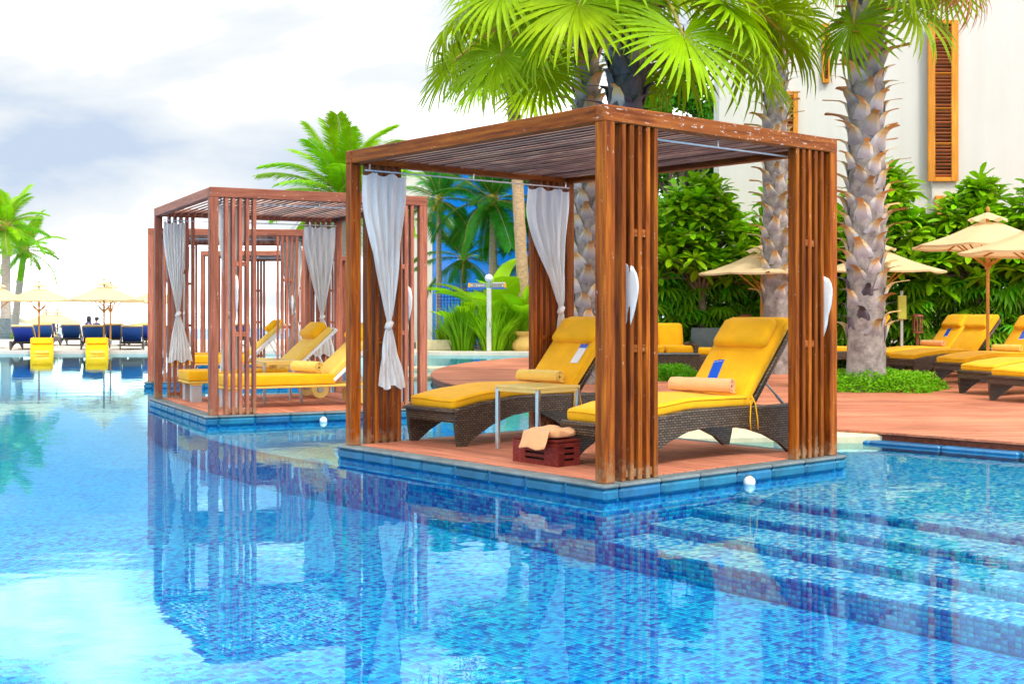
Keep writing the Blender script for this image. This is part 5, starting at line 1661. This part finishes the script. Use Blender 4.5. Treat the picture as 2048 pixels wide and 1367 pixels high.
# broad leaved plants
def paddle(seed, l=1.3, w=.30):
    q = random.Random(seed); vs = []; fs = []
    for j in range(13):
        t = j / 12
        r = l * t; z = l * (1.05 * t - .33 * t ** 2.6); x = l * (.12 * t + .42 * t ** 2)
        wd = 0.012 if t < .28 else w * sin(pi * min(1, (t - .26) / .74)) ** .7 * .5 + .004
        rag = 1 + q.uniform(-.08, .08)
        vs += [(x, -wd * rag, z + wd * .35), (x, 0, z), (x, wd * rag, z + wd * .35)]
        if j:
            i = 3 * (j - 1); fs += [(i, i + 3, i + 4, i + 1), (i + 1, i + 4, i + 5, i + 2)]
    return MB().add(vs, fs).mesh("leaf", M['banana'], True)
PAD = [paddle(1), paddle(2, 1.5, .26), paddle(3, 1.15, .34)]
def banana(loc, n, s, label, seed):
    t = thing("banana_plant", loc, 0, label, "plant", "broad leaved plants by the garden sign")
    q = random.Random(seed)
    for k in range(n):
        a = radians(137.5) * k + q.uniform(-.3, .3); tilt = q.uniform(-.35, .45)
        obj("leaf", PAD[q.randrange(3)], t, Matrix.Translation((q.uniform(-.15, .15), q.uniform(-.15, .15), 0)) @ Matrix.Rotation(a, 4, 'Z') @ Matrix.Rotation(tilt, 4, 'Y') @ Matrix.Scale(s * q.uniform(.75, 1.15), 4))
banana((px(1000, 39.6), 39.8, .1), 18, 2.5, "tall banana plant behind the white sign post", 81)
banana((px(1045, 38.6), 38.9, .1), 15, 1.9, "broad leaved plant at the right of the sign post", 82)
banana((px(925, 38.6), 38.8, .1), 14, 1.5, "low broad leaved plant at the left of the sign post", 83)
def strappy(loc, rad, h, n, label, seed):
    q = random.Random(seed); mb = MB()
    for k in range(n):
        a = q.uniform(0, 2 * pi); u = q.random(); b = Vector((cos(a) * u * rad * .35, sin(a) * u * rad * .35, 0))
        l = h * q.uniform(.75, 1.15); out_ = rad * u * q.uniform(.6, 1.1); s = Vector((-sin(a), cos(a), 0)); w = .022
        pts = []
        for t, wd in ((0, .8), (.35, 1), (.7, .8), (1, .05)):
            c = b + Vector((cos(a) * out_ * t ** 1.5, sin(a) * out_ * t ** 1.5, l * (t - .28 * u * t * t)))
            pts += [c - s * w * wd, c + s * w * wd]
        mb.add(pts, [(0, 2, 3, 1), (2, 4, 5, 3), (4, 6, 7, 5)])
    o = mb.build("strappy_shrub", M['strap']); o.location = loc
    tag(o, label, "shrub", "strappy green shrubs below the garden sign")
strappy((px(925, 37.8), 38.0, .1), 1.0, 1.55, 420, "strappy green shrub at the left below the sign", 1)
strappy((px(985, 37.8), 37.9, .1), 1.05, 1.45, 460, "strappy green shrub directly below the sign post", 2)
strappy((px(1020, 38.4), 38.3, .1), .9, 1.4, 360, "strappy green shrub at the right below the sign", 3)
strappy((px(890, 39.2), 39.4, .1), .6, .9, 200, "small strappy tuft above the cream planter block", 4)

# planter block, urn, sign
o = MB().box((0, 0, .16), (1.1, .5, .32), b=.02).build("planter_block", M['stone']); o.location = (px(868, 38.4), 38.5, .1)
tag(o, "low cream stone planter block left of the strappy shrubs", "planter")
ur = thing("stone_urn", (px(1050, 38), 38.0, .1), 0, "yellow sandstone urn beside the rear screen of the nearest pavilion", "urn")
MB().lathe([(.0, 0), (.34, 0), (.42, .10), (.40, .22), (.26, .40), (.24, .46), (.36, .54), (.38, .60), (.30, .60), (.22, .48), (0, .46)], 24).build("body", M['terracotta'], ur, True, auto=50)
sg = thing("garden_sign", (px(978, 37.2), 37.2, .1), 0, "white sign post with grey direction boards among the shrubs", "sign")
MB().box((0, 0, .95), (.14, .14, 1.9), b=.015).build("post", M['wall'], sg)
MB().lathe([(.0, 2.34), (.09, 2.31), (.13, 2.22), (.10, 2.12), (.06, 2.10), (.06, 1.9), (0, 1.9)], 16).build("finial", M['white_metal'], sg, True)
def sign_board(x0, x1, z, yaw, text, left):
    Mx = Matrix.Translation((0, -.085, z)) @ Matrix.Rotation(yaw, 4, 'Z')
    b = MB().box(((x0 + x1) / 2, 0, 0), (x1 - x0, .03, .13), b=.004).build("board", M['sign_grey'], sg, M=Mx)
    xe = x0 + .03 if left else x1 - .03
    MB().box((xe, -.003, 0), (.07, .034, .132)).build("end_cap", M['sign_yel'], b)
    MB().box(((x0 + x1) / 2, 0, -.085), (x1 - x0, .02, .035)).build("under_strip", M['tag_blue'], b)
    xa = x0 + .105 if left else x1 - .105; s = -1 if left else 1
    MB().add([(xa + s * .03, -.019, 0), (xa - s * .015, -.019, .03), (xa - s * .015, -.019, -.03), (xa + s * .03, -.016, 0)], [(0, 1, 2) if not left else (0, 2, 1)]).build("arrow", M['letter'], b)
    if text:
        cu = bpy.data.curves.new("lettering", 'FONT'); cu.body = text; cu.size = .085; cu.extrude = .001; cu.shear = .25; cu.align_x = 'CENTER'; cu.align_y = 'CENTER'
        cu.materials.append(M['letter'])
        t_ = bpy.data.objects.new("lettering", cu); COL.objects.link(t_); t_.parent = b
        dg_ = bpy.context.evaluated_depsgraph_get(); me_ = bpy.data.meshes.new_from_object(t_.evaluated_get(dg_)); bpy.data.objects.remove(t_)
        t_ = obj("lettering", me_, b)
        t_.matrix_local = Matrix.Translation((lerp(x0, x1, .66), -.018, 0)) @ Matrix.Rotation(pi / 2, 4, 'X')
sign_board(-.62, -.08, 2.0, -.05, "Lagoon", True)
sign_board(.08, .52, 1.99, .05, None, False)
MB().box((.30, -.02, 2.04), (.40, .03, .10), b=.004).build("short_board", M['wall'], sg)

# wicker sofa corner and lanterns behind the front pavilion
sofa = thing("wicker_sofa", (2.92, 24.2, .1), radians(12), "yellow cushioned wicker sofa behind the nearest pavilion's screen", "sofa")
MB().box((0, .1, .22), (1.3, .8, .3), b=.02).build("base", M['wicker'], sofa)
MB().box((0, .46, .55), (1.3, .10, .5), b=.02).build("back", M['wicker'], sofa, M=Matrix.Rotation(radians(-8), 4, 'X'))
for s in (-1, 1):
    MB().box((s * .62, .05, .42), (.1, .8, .3), b=.02).build("arm", M['wicker'], sofa)
    vs, fs = soft_box((.54, .2, .5), .07, 5, lambda q: (q.x + s * .29, q.y + .30 + q.z * .2, q.z + .72)); MB().add(vs, fs).build("back_cushion", M['cushion'], sofa, True)
    vs, fs = soft_box((.55, .6, .16), .05, 5, lambda q: (q.x + s * .29, q.y - .02, q.z + .46)); MB().add(vs, fs).build("seat_cushion", M['cushion'], sofa, True)
ch = thing("wicker_chair", (3.85, 24.3, .1), radians(-14), "brown wicker armchair with tall plain back beside the sofa", "armchair")
MB().box((0, 0, .2), (.75, .75, .3), b=.02).build("base", M['wicker'], ch)
MB().box((0, .40, .62), (.75, .08, .75), b=.02).build("back", M['coping'], ch, M=Matrix.Rotation(radians(-14), 4, 'X'))
for s in (-1, 1): MB().box((s * .36, 0, .42), (.1, .75, .36), b=.02).build("arm", M['wicker'], ch)
vs, fs = soft_box((.6, .6, .15), .05, 5, lambda q: (q.x, q.y - .05, q.z + .42)); MB().add(vs, fs).build("seat_cushion", M['cushion'], ch, True)
ot = thing("wicker_ottoman", (3.02, 22.9, .1), radians(8), "low dark wicker table in front of the sofa", "table")
MB().box((0, 0, .20), (.80, .6, .40), b=.015).build("body", M['wicker'], ot)
MB().box((0, 0, .412), (.82, .62, .022), b=.006).build("top", M['coping'], ot)
for (x, y, lab) in [(4.72, 24.9, "red brown slatted lantern beside the left palm trunk"), (8.1, 24.6, "red brown slatted lantern in the hedge left of the parasol pole")]:
    r = thing("garden_lantern", (x, y, .1), 0, lab, "lantern", "slatted garden lanterns")
    MB().box((0, 0, .4), (.06, .06, .8)).build("post", M['lantern'], r)
    for k in range(10):
        a = 2 * pi * k / 10
        MB().box((.09 * cos(a), .09 * sin(a), .95), (.02, .02, .30)).build("slat", M['lantern'], r)
    MB().lathe([(0, 1.16), (.12, 1.13), (.13, 1.10), (0, 1.10)], 14).build("cap", M['lantern'], r, True, auto=40)
    MB().lathe([(0, .80), (.12, .80), (.12, .77), (0, .77)], 14).build("floor_plate", M['lantern'], r, True, auto=40)
bs = thing("notice_box", (px(1803, 24), 24.0, .1), 0, "yellow green box on a post right behind the big palm trunk", "box")
MB().box((0, 0, .8), (.05, .05, 1.6)).build("post", M['grey_metal'], bs)
MB().box((0, -.03, 1.28), (.16, .06, .46), b=.01).build("box", plain("yellow_green_paint", (.50, .50, .06), rough=.5), bs)

# planter with brick courses at the far left
pp = thing("palm_planter", (px(2, 55), 55.0, -.8), 0, "grey brick planter column at the left picture edge", "planter")
for k in range(13):
    MB().box((0, 0, .07 + .14 * k), (.62, .62, .132), b=.006).build("course", M['coping'], pp)

# people walking on the beach, seen above the loungers
def person(loc, rz, label, hair_long, pose):
    r = thing("person", loc, rz, label, "person", "two people on the beach")
    V = [(0, 0, .92), (0, 0, 1.12), (0, .0, 1.32), (0, .0, 1.43), (0, .01, 1.50), (0, .015, 1.58), (0, .01, 1.68),
         (.19, 0, 1.36), (.24, .02, 1.10), (.23, .10, .88), (-.19, 0, 1.36), (-.24, .02, 1.10), (-.22, -.06, .88),
         (.09, 0, .88), (.10, .12 * pose, .48), (.10, .02, .06), (.10, .16, .03), (-.09, 0, .88), (-.10, -.10 * pose, .48), (-.10, -.22, .06), (-.10, -.08, .03)]
    E_ = [(0, 1), (1, 2), (2, 3), (3, 4), (4, 5), (5, 6), (2, 7), (7, 8), (8, 9), (2, 10), (10, 11), (11, 12), (0, 13), (13, 14), (14, 15), (15, 16), (0, 17), (17, 18), (18, 19), (19, 20)]
    RR = [.14, .13, .15, .07, .055, .085, .085, .06, .045, .035, .06, .045, .035, .09, .06, .04, .035, .09, .06, .04, .035]
    me = bpy.data.meshes.new("body"); me.from_pydata(V, E_, [])
    me.materials.append(M['skin'])
    b = obj("body", me, r)
    sk = b.modifiers.new("skin", 'SKIN')
    for i, q in enumerate(RR): me.skin_vertices[0].data[i].radius = (q, q * .8)
    me.skin_vertices[0].data[0].use_root = True
    b.modifiers.new("sub", 'SUBSURF').levels = 2; b.modifiers["sub"].render_levels = 2
    MB().lathe([(.13, 1.42), (.215, 1.38), (.20, 1.25), (.17, 1.05), (.18, .90), (.16, .88), (.05, .88)], 16).build("shirt", M['shirt'], r, True, M=Matrix.Scale(.8, 4, (0, 1, 0)))
    MB().lathe([(.18, .92), (.19, .8), (.17, .55), (.10, .55), (.05, .9)], 14).build("shorts", M['hair'], r, True)
    hp = [(0, 1.735), (.07, 1.72), (.105, 1.66), (.108, 1.60), (.10, 1.56 if not hair_long else 1.42), (.06, 1.54 if not hair_long else 1.40)]
    MB().lathe(hp, 16).build("hair", M['hair'], r, True, M=Matrix.Translation((0, -.02, 0)))
    return r
person((px(177, 60), 60, -.62), radians(110), "person in a dark purple top with dark hair, left of two on the beach", True, 1)
person((px(193, 61), 61, -.66), radians(80), "person in a navy top with short hair, right of two on the beach", False, -1)

# a few fallen frangipani petals on the boards
q = random.Random(8)
PET = ['in front of the ground cover', 'nearer the middle of the deck', 'close to the deck front edge']
for k in range(3):
    o = MB().add([(0, 0, .004), (.03, -.012, .010), (.055, 0, .006), (.03, .014, .012)], [(0, 1, 2, 3)]).build("fallen_petal", M['sign_yel'])
    o.location = ((5.35, 17.2, .113), (4.9, 15.2, .113), (4.75, 13.2, .113))[k]; o.rotation_euler = (0, 0, q.uniform(0, 6))
    tag(o, "small yellow petal fallen on the deck boards " + PET[k], "petal", "fallen petals on the deck")
